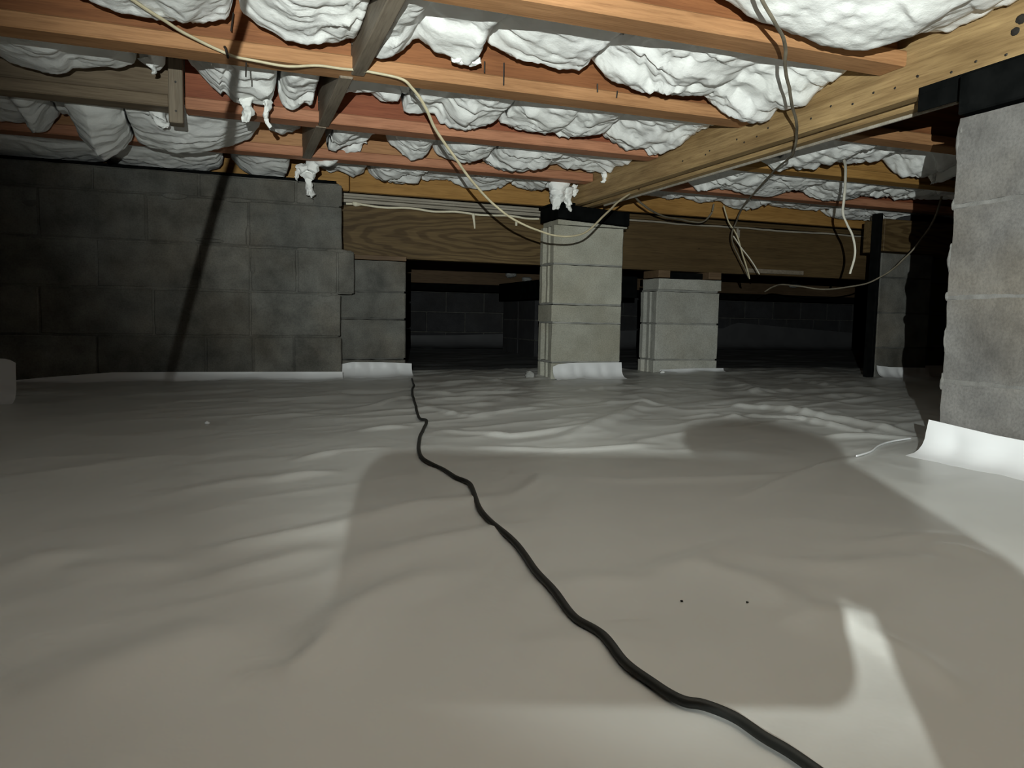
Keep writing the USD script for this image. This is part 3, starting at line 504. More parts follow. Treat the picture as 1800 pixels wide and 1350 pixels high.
part(t, 'caulk_drip', tube([(0.585, BB - 0.004, 0.585), (0.600, BB - 0.010, 0.578), (0.63, BB - 0.006, 0.580)], [0.010, 0.014, 0.006], 7), FOAM, smooth=True)
part(t, 'wood_chip', box(1.488, 1.500, BB - 0.006, BB - 0.001, 0.520, 0.545, 0.001), FOAM)
t = thing('wooden_beam', (3.0, BB + 0.06, 0.305), 'dark stained wooden beam right of the center pier, above the lower pier', 'beam')
part(t, 'board', box(1.720, 4.14, BB, BB + 0.038, 0.308, 0.592, 0.003), BEAMR); part(t, 'board', box(1.720, 4.14, BB + 0.039, BB + 0.12, 0.311, 0.592, 0.003), BEAMR)
bd = [(x, BB - 0.003, 0.5955 + 0.0015 * math.sin(9 * x)) for x in np.arange(1.93, 4.05, 0.03)]
part(t, 'caulk_bead', tube(bd, 0.0060, 7, 3, wob=0.004, seed=5), SILL, smooth=True)
part(t, 'wood_scrap', box(3.05, 3.50, BB - 0.020, BB - 0.001, 0.318, 0.345, 0.003), BLOCKING)
for x, z in ((2.98, 0.56), (2.99, 0.55)): part(t, 'caulk_drip', tube([(x, BB - 0.004, z + 0.03), (x, BB - 0.006, z - 0.02)], [0.008, 0.005], 7, smooth=False), SILL)
t = thing('sill_plate', (1.1, BB, 0.585), 'pale grey layered sill strips lying on the brown beam left of the center pier', 'sill plate')
for k, (z0, z1, dy) in enumerate(((0.583, 0.600, 0.0), (0.602, 0.613, -0.014), (0.615, 0.629, -0.006))):
    mm = box(0.42, 1.70, BB + dy, BB + 0.12, z0, z1, 0.0025); mm.vertices[:, 2] += 0.006 * np.sin(mm.vertices[:, 0] * 2); part(t, 'strip', mm, SILL)
t = thing('sill_plate', (3.0, BB, 0.605), 'dark sill plate under the yellow rim board right of the center pier', 'sill plate')
part(t, 'strip', box(1.72, 4.15, BB - 0.010, BB + 0.12, 0.604, 0.618, 0.0025), BEAMR); part(t, 'strip', box(1.72, 4.15, BB - 0.002, BB + 0.12, 0.6185, 0.634, 0.0025), BEAMR)
t = thing('wall_sill', (-1.0, 3.8, 0.60), 'black strip in the gap above the left block wall', 'sill plate')
part(t, 'strip', box(-2.7, 0.46, WB + 0.05, WB + 0.20, 0.614, 0.632, 0.002), FELT)  # black strip filling the gap above the wall
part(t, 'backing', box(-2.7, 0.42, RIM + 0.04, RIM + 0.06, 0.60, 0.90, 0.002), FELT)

# ------------------------------------------------------------------ block piers
def pier_block(x0, x1, y0, y1, z0, z1, seed, ears=(), amp=0.0022, edge=0.045, c=0.006):
    """a concrete block; ears: ends ('x0', 'x1', 'y0') that show the recessed core between two flanges"""
    prof = []
    def run(p, q, ear):                        # from corner p to corner q along one face
        p, q = np.array(p), np.array(q); d = (q - p) / np.linalg.norm(q - p); nrm = np.array([-d[1], d[0]]); L = np.linalg.norm(q - p)
        prof.append(p + d * c); 
        if ear:
            for s, o in ((0.040, 0), (0.056, 0.016), (0.088, 0.016), (0.092, 0.007), (L - 0.092, 0.007), (L - 0.088, 0.016), (L - 0.056, 0.016), (L - 0.040, 0)): prof.append(p + d * s + nrm * o)
        prof.append(q - d * c)
    run((x0, y0), (x1, y0), 'y0' in ears); run((x1, y0), (x1, y1), 'x1' in ears); run((x1, y1), (x0, y1), False); run((x0, y1), (x0, y0), 'x0' in ears)
    mm = prism(prof, z0, z1).to_mesh(); t = trimesh.Trimesh(mm.vert_properties[:, :3], mm.tri_verts)
    return rough(t, amp, 16.0, seed, edge)
def bed(x0, x1, y0, y1, z, seed, h=0.012, inset=0.006, amp=0.004):
    return rough(box(x0 + inset, x1 - inset, y0 + inset, y1 - inset, z - h / 2, z + h / 2, 0.002), amp, 30.0, seed, 0.03)
# near right pier: we look at its long left face
p = thing('block_pier', (1.78, 1.14, FZ), 'large grey concrete block pier close by at the right edge of the picture', 'pier')
zs = [-0.335, -0.129, 0.068, 0.279, 0.484]
for k in range(4):
    if k % 2: split = [(1.580, 1.775, 0.93, 1.337), (1.783, 1.978, 0.93, 1.337), (1.580, 1.978, 0.702, 0.925)]
    else: split = [(1.580, 1.978, 1.143, 1.337), (1.580, 1.775, 0.732, 1.137), (1.783, 1.978, 0.732, 1.137)]
    if k % 2 == 0: split = [(1.580, 1.775, 0.90, 1.337), (1.783, 1.978, 0.90, 1.337), (1.580, 1.978, 0.70, 0.893)]
    for q in split:
        part(p, 'block', pier_block(*q, zs[k] + 0.005, zs[k + 1] - 0.005, 60 + 3 * k + q[0], (), 0.0042, 0.022), CONR, smooth=35)
for k in range(1, 4): part(p, 'mortar_bed', bed(1.578, 1.980, 0.70, 1.339, zs[k], 80 + k, 0.015, 0.003, 0.004), MORTR, smooth=40)
for k, (y, z, h) in enumerate([(1.337, 0.43, 0.05), (1.338, 0.285, 0.014), (1.339, 0.16, 0.035), (1.338, 0.07, 0.012), (1.336, -0.03, 0.03), (1.338, -0.13, 0.02), (1.33, 0.455, 0.015)]):
    s = trimesh.creation.icosphere(2, 1.0); s.apply_scale((0.007, 0.006, h)); s = rough(s, 0.004, 55.0, k); s.apply_translation((1.586, y - 0.003, z)); part(p, 'mortar_lump', s, MORTR, smooth=True)
# center pier
p = thing('block_pier', (1.73, 3.67, FZ), 'tall tan grey block pier in the center with the black packer on top', 'pier')
cz = [(-0.335, -0.224, 'x0'), (-0.219, -0.020, 'x0'), (-0.015, 0.075, ''), (0.081, 0.279, 'x0'), (0.285, 0.478, 'x0')]
for k, (z0, z1, ear) in enumerate(cz):
    part(p, 'block', pier_block(1.527 - (0.004 if not ear else 0), 1.923, 3.575, 3.766, z0 + 0.003, z1 - 0.002, 90 + k, (ear, 'x1'), 0.0022, 0.04), CONT, smooth=35)
    if k: part(p, 'mortar_bed', bed(1.525, 1.925, 3.573, 3.768, z0, 100 + k, 0.012, 0.004, 0.0035), MORT, smooth=40)
m = box(1.545, 1.940, 3.570, 3.770, 0.0, 0.026, 0.002); hi = m.vertices[:, 2] > 0.013; m.vertices[:, 2] += 0.480; m.vertices[hi, 2] += 0.000 - 0.019 * (m.vertices[hi, 0] - 1.545) / 0.4
part(p, 'mortar_cap', rough(m, 0.002, 20.0, 5, 0.05), CONT)
# low pier
p = thing('block_pier', (2.58, 4.03, FZ), 'short grey block pier under the dark beam, right of the center pier', 'pier')
cz = [(-0.335, -0.232, 'x0'), (-0.228, -0.016, 'x0'), (-0.011, 0.178, 'x0'), (0.186, 0.256, '')]
for k, (z0, z1, ear) in enumerate(cz):
    o = 0.012 if not ear else 0.0
    part(p, 'block', pier_block(2.350 + (-0.006 if k == 0 else 0) + o, 2.790 + o, 3.935, 4.130, z0 + 0.003, z1 - 0.003, 110 + k, (ear,), 0.0022, 0.04), CON, smooth=35)
    if k: part(p, 'mortar_bed', bed(2.352, 2.788, 3.937, 4.132, z0 - 0.003, 120 + k, 0.012, 0.006, 0.004), MORT, smooth=40)
part(p, 'shim', box(2.36, 2.44, 3.94, 4.12, 0.259, 0.303, 0.003), FARWOOD); part(p, 'shim', box(2.71, 2.80, 3.94, 4.12, 0.259, 0.303, 0.003), FARWOOD)
part(p, 'shim', box(2.45, 2.70, 3.99, 4.12, 0.259, 0.296, 0.003), FELT)
# low pier beside the left wall
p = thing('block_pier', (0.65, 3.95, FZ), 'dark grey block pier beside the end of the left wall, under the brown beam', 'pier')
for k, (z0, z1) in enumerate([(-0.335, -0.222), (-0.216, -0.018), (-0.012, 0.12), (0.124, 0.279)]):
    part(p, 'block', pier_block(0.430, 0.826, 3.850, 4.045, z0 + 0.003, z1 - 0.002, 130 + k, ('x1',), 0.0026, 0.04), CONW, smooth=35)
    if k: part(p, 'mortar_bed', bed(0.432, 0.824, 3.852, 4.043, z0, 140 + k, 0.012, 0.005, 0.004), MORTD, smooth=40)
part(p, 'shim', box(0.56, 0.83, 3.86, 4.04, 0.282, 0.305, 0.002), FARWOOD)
# right pier in the shade
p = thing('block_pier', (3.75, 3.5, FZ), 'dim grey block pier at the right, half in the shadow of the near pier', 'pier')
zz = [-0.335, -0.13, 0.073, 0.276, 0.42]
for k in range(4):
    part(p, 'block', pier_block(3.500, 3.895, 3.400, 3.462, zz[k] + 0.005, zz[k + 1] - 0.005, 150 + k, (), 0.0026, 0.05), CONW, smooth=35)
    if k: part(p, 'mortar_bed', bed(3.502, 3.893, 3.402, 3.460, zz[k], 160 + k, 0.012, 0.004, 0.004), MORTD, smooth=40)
t = thing('pier_cap_board', (3.8, 3.5, 0.42), 'yellowish wooden board end on top of the dim right pier', 'board')
part(t, 'board', box(3.505, 4.4, 3.395, 3.55, 0.426, 0.610, 0.003), BEAM)  # darker beam wood paints in the partial shade on this board
t = thing('dark_post', (3.46, 3.45, FZ), 'narrow black strip added to darken the left side of the dim right pier', 'post')
part(t, 'board', box(3.474, 3.496, 3.400, 3.463, -0.325, 0.640, 0.003), FELT)  # added black strip, stands in for the dark left face of the pier
wr = thing('wall_right', (4.6, 3.3, FZ), kind='structure')
for r in range(5):
    for k in range(6):
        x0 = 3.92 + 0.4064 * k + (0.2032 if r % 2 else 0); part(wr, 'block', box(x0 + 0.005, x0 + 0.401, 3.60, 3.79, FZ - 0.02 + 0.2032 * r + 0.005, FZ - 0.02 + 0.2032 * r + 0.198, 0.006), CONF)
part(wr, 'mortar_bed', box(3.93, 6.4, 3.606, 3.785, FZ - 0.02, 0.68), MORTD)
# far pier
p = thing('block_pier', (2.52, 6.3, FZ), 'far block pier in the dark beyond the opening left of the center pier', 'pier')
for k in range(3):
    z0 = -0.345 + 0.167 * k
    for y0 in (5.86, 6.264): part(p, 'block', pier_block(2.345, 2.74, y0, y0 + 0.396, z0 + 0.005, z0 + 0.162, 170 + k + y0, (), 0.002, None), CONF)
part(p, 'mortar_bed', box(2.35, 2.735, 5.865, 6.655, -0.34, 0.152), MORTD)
t = thing('far_girder', (2.52, 6.2, 0.16), 'black far girder resting on the dark pier beyond the opening', 'girder')
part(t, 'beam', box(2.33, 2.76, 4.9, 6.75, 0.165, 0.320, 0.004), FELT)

# ------------------------------------------------------------------ insulation batts
BLAB = {
 'A0': 'white insulation batt above the nearest joist, just outside the top edge', 'A1': 'large bright white insulation batt sagging below the top right of the picture',
 'A2': 'white insulation end pressed against the girder in the upper right corner', 'B1': 'pale insulation batt behind the tan cable at the upper left edge',
 'B2': 'white insulation batt left of the wide grey blocking at the top', 'B3': 'white insulation batt with a stubby torn tip right of the wide grey blocking',
 'B4': 'smooth rounded white batt above the second joist, near the top center', 'B5': 'big white batt hanging in folds left of the girder, above the second joist',
 'C1': 'long flat grey white batt above the grey weathered joist at the left edge', 'C1b': 'small bright torn insulation end just left of the vertical cleat',
 'C2': 'drooping insulation batt with two torn tips right of the vertical cleat', 'C3': 'folded triangular insulation scrap left of the middle blocking',
 'C4': 'thin flat insulation strip right of the middle blocking', 'C5': 'ragged batt behind the tan cable above the third joist',
 'C6': 'lumpy grey white batt in the middle of the third joist', 'C7': 'white batt over the third joist touching the girder',
 'D1': 'dim hooked insulation piece at the left edge below the grey joist', 'D2': 'pointed sagging insulation batt hanging low at the left',
 'D3': 'long belly of pale insulation running right from the pointed batt', 'D3b': 'small ragged scrap left of the deepest blocking',
 'D4': 'small white scrap right of the deepest blocking', 'D5': 'rounded white tuft over the fourth joist left of the loose cable',
 'D6': 'pale flap of insulation right behind the loose cable', 'D7': 'wide ragged batt over the fourth joist reaching the girder',
 'E1': 'dark low insulation above the far left end of the block wall', 'E2': 'dim rolled insulation above the middle of the left block wall',
 'E3': 'white cushion shaped insulation above the right part of the left wall', 'E4': 'small white insulation over the right end of the left wall',
 'E5': 'short white strip hanging on the rim board above the beam', 'E6': 'long low white strip hanging on the rim board above the swirl grained beam',
 'E7': 'ragged strip with a long hanging tuft above the center pier', 'F1': 'lumpy insulation under the girder, right of the hanging cable',
 'F2': 'long insulation batt with a pointed end left of the near right pier', 'G1': 'bright lumpy insulation behind the girder above the dark reddish joist',
 'G2': 'smooth insulation behind the white dangling wire', 'G3': 'dim insulation piece left of the near right pier, over the reddish joist',
 'H1': 'fringed insulation strip on the yellow rim board right of the center pier', 'H2': 'short insulation strip on the yellow rim board behind the white dangling wire',
 'H3': 'dark insulation strip at the right end of the yellow rim board'}
BATT['A0'] = (0, [(-1.5, 0.745), (0.0, 0.75), (0.98, 0.745)])
ALLB = [0.935] + JB + [RIM]
batt_path = {}
for i, (k, (j, s)) in enumerate(sorted(BATT.items())):
    a0, a1 = s[0][0], s[-1][0]; right = k[0] in 'FGH'
    a0, a1 = min(a0, a1), max(a0, a1)
    a1 = min(a1, 1.632) if not right else a1
    if k == 'B5': s = [q for q in s if q[0] < 1.60] + [(1.635, 0.690)]
    if k in ('D7', 'E7'): a1 = 1.632
    b0, b1 = ALLB[j], ALLB[j + 1]
    if k[0] in 'EH': b0, b1 = JB[3], RIM
    mm = wool_sheet(b0, b1, a0, a1, s, i * 3 + 1, step=0.008 if k[0] in 'ABCD' else 0.010, nb=60, ends=(0.015, 0.015), amp=0.40 if k[0] == 'A' or k in ('C1', 'D1', 'D2', 'D3', 'E1', 'E2', 'E3') else 0.55 if k in ('B1', 'B2', 'B3', 'B4', 'C2') else 0.85)
    t = thing('insulation_batt', ((a0 + a1) / 2, (b0 + b1) / 2, 0.70), BLAB[k], 'insulation')
    part(t, 'wool', mm, WOOL, smooth=True); batt_path[k] = t
def tuft(k, pts, radii, seed):
    m = tube(pts, radii, 24, 14, wob=0.014, seed=seed); v = np.array(m.vertices)
    v += 0.046 * (np.stack([fbm(v * 24 + seed + o, 3) for o in (0, 13, 31)], 1) - 0.5) + 0.016 * (np.stack([fbm(v * 80 + seed + o, 2) for o in (0, 13, 31)], 1) - 0.5); m.vertices = v
    part(batt_path[k], 'torn_tuft', m, WOOL, smooth=True)
for k, ts in TUFTS.items():
    for i, (pts, rad) in enumerate(ts): tuft(k, pts, rad, len(k) * 7 + i * 3)


# ------------------------------------------------------------------ plastic flaps taped up the walls and piers
def flap(name, label, pts, nrm, thick=0.002, foot=0.05, seed=0, n=40, m=10, mat=None):
    """sheet running along pts [(x, y, ztop)], standing against the wall and curving out onto the floor along nrm"""
    p = np.array(pts, float); s = np.linspace(0, 1, n); L = np.concatenate([[0], np.cumsum(np.linalg.norm(np.diff(p[:, :2], axis=0), axis=1))]); L /= L[-1]
    P = np.stack([np.interp(s, L, p[:, k]) for k in range(3)], 1); nr = np.array(nrm, float); V = []
    for (x, y, zt), ss in zip(P, s):
        zb = fz(x + nr[0] * foot, y + nr[1] * foot) + 0.0005; w = 0.005 * math.sin(9 * ss + seed) + 0.004 * math.sin(23 * ss + seed * 2)
        for t in np.linspace(0, 1, m):
            # wall part then a quarter bend to the floor
            h = zt - zb; r = min(foot, h * 0.8); straight = h - r; arc = r * math.pi / 2; q = t * (straight + arc + 0.03)
            if q <= straight: o, z = 0.0, zt - q
            elif q <= straight + arc: a = (q - straight) / r; o, z = r * (1 - math.cos(a)), zt - straight - r * math.sin(a)
            else: o, z = r + (q - straight - arc), zb - 0.25 * (q - straight - arc)
            o += 0.006 + abs(w) * min(1, q / max(straight, 0.02))
            V.append((x + nr[0] * o, y + nr[1] * o, z + 0.002))
    V = np.array(V); f = grid_faces(n, m); back = V - np.append(nr * thick, 0); k = len(V)
    F = np.vstack([f, f[:, ::-1] + k]); idx = np.arange(k).reshape(n, m); ring = np.concatenate([idx[:, 0], idx[-1, 1:], idx[-2::-1, -1], idx[0, -2:0:-1]]); nx = np.roll(ring, -1)
    F = np.vstack([F, np.stack([ring, nx, nx + k], 1), np.stack([ring, nx + k, ring + k], 1)])
    g = trimesh.Trimesh(np.vstack([V, back]), F, process=False)
    return solo(name, g, mat or FLAP, label, 'plastic sheet', smooth=60)
flap('liner_flap', 'white plastic flap along the foot of the left block wall', [(-0.90, WB, -0.300), (-0.75, WB, -0.285), (-0.50, WB, -0.266), (-0.27, WB, -0.266), (0.48, WB, -0.270)], (0, -1), foot=0.06, seed=1, n=60, m=14)
flap('liner_flap', 'white plastic flap at the foot of the dark pier beside the left wall', [(0.497, 3.842, -0.245), (0.55, 3.842, -0.235), (0.70, 3.842, -0.236), (0.855, 3.842, -0.243)], (0, -1), foot=0.05, seed=2)
flap('liner_flap', 'white plastic flap curling up the foot of the center pier', [(1.530, 3.567, -0.245), (1.56, 3.567, -0.232), (1.62, 3.567, -0.226), (1.925, 3.567, -0.223)], (0, -1), foot=0.05, seed=3)
flap('liner_flap', 'low white plastic edge at the foot of the short pier under the beam', [(2.38, 3.93, -0.290), (2.60, 3.93, -0.284), (2.83, 3.93, -0.283)], (0, -1), foot=0.04, seed=4)
flap('liner_flap', 'bright white plastic flap along the foot of the near right pier', [(1.573, 1.350, -0.226), (1.573, 1.18, -0.238), (1.573, 0.95, -0.245), (1.573, 0.70, -0.25)], (-1, 0), foot=0.05, seed=5)
flap('liner_flap', 'dim white plastic flap at the foot of the right pier half in shadow', [(3.50, 3.392, -0.235), (3.60, 3.392, -0.245), (3.90, 3.392, -0.25)], (0, -1), foot=0.05, seed=6)
flap('liner_flap', 'dark plastic flap beyond the dim right pier', [(3.93, 3.592, -0.25), (4.6, 3.592, -0.25)], (0, -1), foot=0.05, seed=7)
flap('liner_flap', 'faint plastic flap running along the far wall in the dark', [(0.6, 7.49, -0.20), (2.1, 7.49, -0.185), (3.0, 7.49, -0.15), (5.4, 7.49, -0.07), (5.53, 7.49, 0.0), (6.0, 7.49, -0.03), (7.6, 7.49, -0.12), (8.8, 7.49, -0.14)], (0, -1), foot=0.10, seed=8, n=80, m=12, mat=FLAP_DIM)
# folded sheet standing at the left edge
V = [(-0.90, 2.93, -0.150), (-0.690, 2.90, -0.168), (-0.672, 2.895, -0.176), (-0.690, 2.87, -0.24), (-0.706, 2.84, -0.300), (-0.92, 2.82, -0.305)]
flap('liner_flap', 'folded corner of white plastic standing at the left edge of the picture', [(-1.10, 2.92, -0.145), (-0.70, 2.90, -0.165), (-0.680, 2.90, -0.178)], (0, -1), foot=0.05, seed=9, n=30)

# ------------------------------------------------------------------ cables
R_NM = 0.0050
def cable(key, r, mat, label, cat='cable', name='electrical_cable', flat=0.75, wob=0.004):
    return solo(name, tube(CABLE[key], r, 8, 8, flat=flat, wob=wob, seed=len(key)), mat, label, cat, smooth=True)
cable('loop', R_NM, CABLE_T, 'tan electrical cable running from the upper left and looping down before the center pier')
cable('drop', 0.0042, CABLE_D, 'dusty brown cable hanging from the top edge and passing under the girder')
cable('pair', 0.0050, CABLE_T, 'tan wire hanging before the dark beam, left one of a crossed pair')
cable('pair2', 0.0045, CABLE_W, 'pale wire end crossing to the right before the dark beam')
cable('white', 0.0058, CABLE_W, 'pale white wire dangling with a free end right of the girder')
cable('sag', 0.0058, CABLE_D, 'long grey cable sagging from the right pier to the opening under the dark beam')
cable('short', 0.0060, CABLE_D, 'short dark cable drooping right of the center pier top')
t = thing('staple', (*CABLE['loop'][3][:2], CABLE['loop'][3][2]), 'dark cable staple holding the tan cable on the second joist', 'staple')
x, y, z = CABLE['loop'][3]
part(t, 'clip', tube([(x - 0.004, y + 0.004, z + 0.014), (x - 0.002, y - 0.009, z + 0.008), (x + 0.002, y - 0.010, z - 0.007), (x + 0.004, y + 0.002, z - 0.012)], 0.0032, 7), STEEL)
cd = list(CABLE['cord']) + [(0.52, 0.16), (0.62, -0.30), (0.58, -0.80), (0.75, -1.40), (0.70, -2.20)]
cp = [(px, py, fz(px, py) + 0.005) for px, py in cd]
solo('extension_cord', tube(cp, 0.0044, 10, 8, wob=0.003, seed=4), RUBBER, 'black extension cord snaking across the white liner towards the camera', 'cord', smooth=True)
sp = [(px, py, fz(px, py) + 0.003) for px, py in CABLE['seam']]
solo('liner_string', tube(sp, 0.0025, 7, 6), FLAP, 'thin white plastic string on the liner left of the near right pier', 'string', smooth=True)

def crumb(name, x, y, z, r, mat, label, cat, seed, squash=0.6):
    m = trimesh.creation.icosphere(2, 1.0); m.apply_scale((r, r, r * squash)); m = rough(m, r * 0.45, 1.6 / r, seed); m.apply_translation((x, y, z)); solo(name, m, mat, label, cat, smooth=60)
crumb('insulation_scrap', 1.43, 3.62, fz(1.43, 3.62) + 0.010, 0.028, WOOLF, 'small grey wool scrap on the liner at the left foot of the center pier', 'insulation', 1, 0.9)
crumb('debris_crumb', 2.36, 3.86, fz(2.36, 3.86) + 0.008, 0.012, WOOL, 'tiny white crumb at the foot of the short pier', 'debris', 2)
crumb('debris_crumb', -0.076, 2.24, fz(-0.076, 2.24) + 0.002, 0.006, FLAP, 'tiny white chip on the liner before the left block wall', 'debris', 3)
crumb('debris_crumb', 0.459, 0.694, fz(0.459, 0.694) + 0.001, 0.0015, RUBBER, 'dark speck on the liner in the foreground, left one of two', 'debris', 4)
crumb('debris_crumb', 0.529, 0.672, fz(0.529, 0.672) + 0.001, 0.0015, RUBBER, 'dark speck on the liner in the foreground, right one of two', 'debris', 5)
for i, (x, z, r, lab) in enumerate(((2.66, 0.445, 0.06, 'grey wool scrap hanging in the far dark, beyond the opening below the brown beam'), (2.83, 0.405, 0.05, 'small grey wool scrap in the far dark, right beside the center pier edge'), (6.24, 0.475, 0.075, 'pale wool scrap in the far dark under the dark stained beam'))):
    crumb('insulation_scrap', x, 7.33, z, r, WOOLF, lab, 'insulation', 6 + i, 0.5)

# ------------------------------------------------------------------ dangling cable left of the lens, and the photographer
solo('electrical_cable', tube([(0.03, 0.43, 0.664), (-0.055, 0.43, 0.40), (-0.084, 0.43, 0.295), (-0.125, 0.43, 0.155), (-0.163, 0.43, 0.012)], 0.0044, 10, 8, flat=1.0), CABLE_D,
     'loose cable dangling left of the lens, its straight shadow crossing the left block wall', 'cable', smooth=True)

SKIN = mat_plain('skin', (0.50, 0.32, 0.24), 0.55, 0.35, (0.56, 0.37, 0.28), 20.0)
COVER = mat_plain('coverall_cloth', (0.20, 0.21, 0.22), 0.9, 0.1, (0.27, 0.28, 0.29), 9.0, 0.4, 25.0)
HAIR = mat_plain('hair_dark', (0.03, 0.02, 0.015), 0.7, 0.3)
EYE = mat_plain('eye_white', (0.75, 0.74, 0.70), 0.25, 0.5)
IRIS = mat_plain('eye_iris', (0.04, 0.025, 0.015), 0.2, 0.5)
LIPS = mat_plain('lips', (0.42, 0.20, 0.17), 0.5, 0.3)
SCREEN = mat_plain('phone_glass', (0.01, 0.01, 0.012), 0.08, 0.5)
PHONE = mat_plain('phone_case', (0.02, 0.02, 0.022), 0.5, 0.4)
def T(p): return to_scene(*p)
def ball(p, r, n=24): return m3.Manifold.sphere(r, n).translate(tuple(T(p)))
def bone(p, rp, q, rq, n=24): return m3.Manifold.batch_hull([ball(p, rp, n), ball(q, rq, n)])
def chain(joints, n=24): return [bone(a[:3], a[3], b[:3], b[3], n) for a, b in zip(joints[:-1], joints[1:])]
def ell(p, r, n=32): return m3.Manifold.sphere(1.0, n).scale(r).rotate((0, 0, -math.degrees(TH))).translate(tuple(T(p)))
def soft(parts, size, it=10):
    u = m3.Manifold.batch_boolean(parts, m3.OpType.Add).refine_to_length(size).to_mesh()
    t = trimesh.Trimesh(u.vert_properties[:, :3], u.tri_verts); trimesh.smoothing.filter_taubin(t, 0.5, 0.53, it); return t
person = thing('person', T((0.0, -1.0, FZ)), 'person in grey coveralls propped on the elbows behind the lens, holding up a phone', 'person')
head = [ell((-0.010, -0.462, 0.052), (0.074, 0.092, 0.098)), ell((-0.010, -0.442, -0.012), (0.058, 0.075, 0.062)), ell((-0.010, -0.395, -0.045), (0.030, 0.030, 0.025)),
        bone((-0.010, -0.372, 0.045), 0.008, (-0.010, -0.350, 0.006), 0.013, 16), ell((-0.010, -0.372, -0.022), (0.026, 0.014, 0.012)),
        ell((-0.086, -0.468, 0.030), (0.010, 0.020, 0.032)), ell((0.066, -0.468, 0.030), (0.010, 0.020, 0.032)),
        bone((-0.010, -0.485, -0.02), 0.055, (-0.010, -0.590, -0.095), 0.060)]
trunk = [m3.Manifold.batch_hull([ball((-0.16, -0.58, -0.115), 0.055), ball((0.16, -0.58, -0.115), 0.055), ball((-0.11, -0.72, -0.15), 0.10), ball((0.11, -0.72, -0.15), 0.10)]),
         m3.Manifold.batch_hull([ball((-0.11, -0.72, -0.15), 0.10), ball((0.11, -0.72, -0.15), 0.10), ball((-0.09, -1.05, -0.195), 0.105), ball((0.09, -1.05, -0.195), 0.105)])]
arm_r = [(0.180, -0.520, -0.105, 0.052), (0.082, -0.185, -0.258, 0.040), (0.145, -0.055, -0.058, 0.025)]
arm_l = [(-0.185, -0.545, -0.105, 0.052), (-0.270, -0.290, -0.262, 0.040), (-0.160, -0.110, -0.280, 0.026)]
leg = lambda s: [(s * 0.095, -1.06, -0.200, 0.095), (s * 0.150, -1.48, -0.235, 0.062), (s * 0.140, -1.86, -0.262, 0.040)]
# right hand: palm at the right end of the phone, four fingers behind it, thumb on the screen side
palm = [m3.Manifold.batch_hull([ball((0.144, -0.050, -0.052), 0.021, 16), ball((0.124, -0.036, -0.060), 0.015, 16), ball((0.119, -0.006, 0.018), 0.012, 16), ball((0.137, -0.008, -0.018), 0.012, 16), ball((0.145, -0.030, -0.008), 0.013, 16)])]
fing = []
for z0, ln, x0 in ((0.036, 0.044, 0.113), (0.017, 0.070, 0.122), (-0.001, 0.066, 0.127), (-0.018, 0.053, 0.130)):
    fing += chain([(x0, -0.004, z0 - 0.004, 0.0095), (x0 - ln * 0.40, 0.011, z0 + 0.001, 0.0088), (x0 - ln * 0.75, 0.013, z0 + 0.001, 0.0080), (x0 - ln, 0.0085, z0, 0.0070)], 14)
thumb = chain([(0.142, -0.040, -0.028, 0.012), (0.126, -0.030, -0.004, 0.011), (0.105, -0.024, 0.014, 0.0095), (0.086, -0.0225, 0.018, 0.0080)], 14)
lp = [m3.Manifold.batch_hull([ball((-0.158, -0.105, -0.285), 0.018, 16), ball((-0.135, -0.040, -0.290), 0.012, 16), ball((-0.185, -0.045, -0.290), 0.012, 16)])]
for dx, ln in ((0.0, 0.055), (0.018, 0.070), (0.036, 0.074), (0.053, 0.066)):
    x0 = -0.188 + dx; lp += chain([(x0, -0.045, -0.290, 0.0095), (x0 - 0.002, -0.045 + ln * 0.5, -0.286, 0.0085), (x0 - 0.002, -0.045 + ln, -0.294, 0.0070)], 12)
lp += chain([(-0.140, -0.085, -0.286, 0.012), (-0.112, -0.055, -0.290, 0.0095), (-0.100, -0.030, -0.293, 0.008)], 12)
body = soft(head + trunk + chain(arm_r) + palm + fing + thumb + chain(arm_l) + lp + chain(leg(-1)) + chain(leg(1)), 0.006, 8)
part(person, 'body', body, SKIN, smooth=True)
up_ = lambda js, d: [(x, y, z, r + d) for x, y, z, r in js]
def cut(js, f): 
    a, b = js[-2], js[-1]; return js[:-1] + [tuple(a[k] + (b[k] - a[k]) * f for k in range(4))]
cov = [m3.Manifold.batch_hull([ball((-0.16, -0.585, -0.12), 0.067), ball((0.16, -0.585, -0.12), 0.067), ball((-0.11, -0.72, -0.15), 0.112), ball((0.11, -0.72, -0.15), 0.112)]),
       m3.Manifold.batch_hull([ball((-0.11, -0.72, -0.15), 0.112), ball((0.11, -0.72, -0.15), 0.112), ball((-0.09, -1.05, -0.195), 0.114), ball((0.09, -1.05, -0.195), 0.114)])]
cov = soft(cov + chain(up_(cut(arm_r, 0.78), 0.010)) + chain(up_(cut(arm_l, 0.88), 0.010)) + chain(up_(leg(-1), 0.012)) + chain(up_(leg(1), 0.012)), 0.014, 10)
part(person, 'coverall', rough(cov, 0.006, 16.0, 3), COVER, smooth=True)
hair = m3.Manifold.batch_boolean([ell((-0.010, -0.472, 0.066), (0.081, 0.096, 0.100)), ell((-0.010, -0.352, 0.02), (0.10, 0.075, 0.095)), ell((-0.010, -0.44, -0.085), (0.12, 0.16, 0.10))], m3.OpType.Subtract)
part(person, 'hair', rough(soft([hair], 0.008, 4), 0.003, 60.0, 1), HAIR, smooth=True)
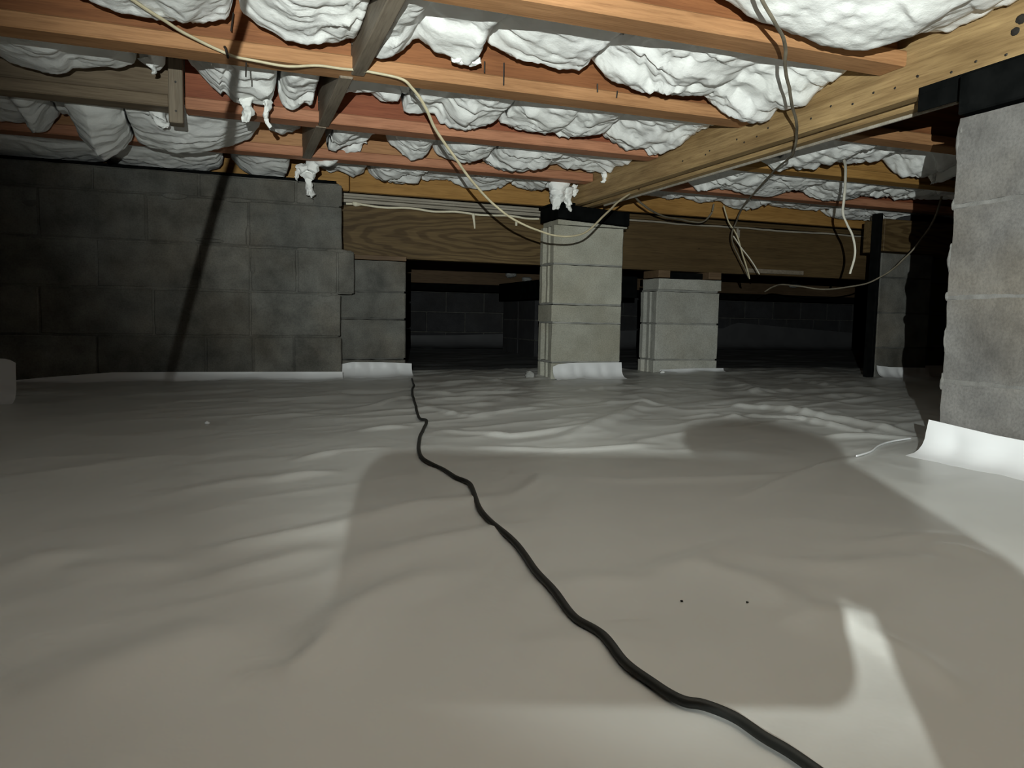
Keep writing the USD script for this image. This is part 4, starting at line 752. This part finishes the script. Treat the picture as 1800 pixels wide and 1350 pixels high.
for s in (-1, 1):
    e = part(person, 'eye', ell((-0.010 + s * 0.031, -0.383, 0.040), (0.013, 0.010, 0.009), 20), EYE, smooth=True)
    part(e, 'iris', ell((-0.010 + s * 0.031, -0.3745, 0.039), (0.0055, 0.0025, 0.0055), 16), IRIS, smooth=True)
    part(person, 'boot', rough(soft([bone((s * 0.140, -1.86, -0.255), 0.046, (s * 0.140, -1.93, -0.262), 0.044), bone((s * 0.140, -1.93, -0.262), 0.040, (s * 0.150, -2.02, -0.278), 0.030)], 0.012, 6), 0.002, 20.0, 4), RUBBER, smooth=True)
lamp = thing('head_lamp', LAMP, 'small black head lamp on the forehead of the person behind the lens', 'head lamp')
def lathe(prof, p0):                            # profile (radius, forward)
    t = trimesh.creation.revolve(np.array(prof), sections=32); v = t.vertices
    t.vertices = np.array([to_scene(p0[0] + x, p0[1] + z, p0[2] + y) for x, y, z in v]); t.fix_normals(); return t
part(lamp, 'housing', lathe([(0.0, -0.014), (0.022, -0.014), (0.026, -0.008), (0.027, 0.0), (0.024, 0.002), (0.022, -0.002), (0.010, -0.006), (0.0, -0.006)], (-0.010, -0.362, 0.100)), PHONE, smooth=35)
ang = np.linspace(0, 2 * np.pi, 49)
band = tube([T((-0.010 + 0.082 * math.cos(a), -0.466 + 0.100 * math.sin(a), 0.098)) for a in ang], 0.009, 8, 2, flat=0.3)
part(lamp, 'strap', band, FELT, smooth=True)
phone = thing('phone', T((0.018, -0.013, -0.048)), 'large dark phone held up right behind the lens, its rounded shadow lying on the liner', 'phone')
def slab(x0, x1, y0, y1, z0, z1, r):
    cs = m3.CrossSection.square((x1 - x0 - 2 * r, z1 - z0 - 2 * r)).translate((x0 + r, z0 + r)).offset(r, m3.JoinType.Round, 2.0, 32)
    mm = m3.Manifold.extrude(cs, y1 - y0).to_mesh(); t = trimesh.Trimesh(mm.vert_properties[:, :3], mm.tri_verts)
    t.vertices = np.array([to_scene(x, y0 + h, z) for x, z, h in t.vertices]); t.fix_normals(); return t
part(phone, 'case', slab(-0.063, 0.099, -0.0175, -0.0085, -0.047, 0.032, 0.013), PHONE)
part(phone, 'screen', slab(-0.059, 0.095, -0.0182, -0.0176, -0.043, 0.028, 0.010), SCREEN)
part(phone, 'camera_bump', slab(-0.018, 0.018, -0.0084, -0.0055, -0.018, 0.018, 0.008), PHONE)
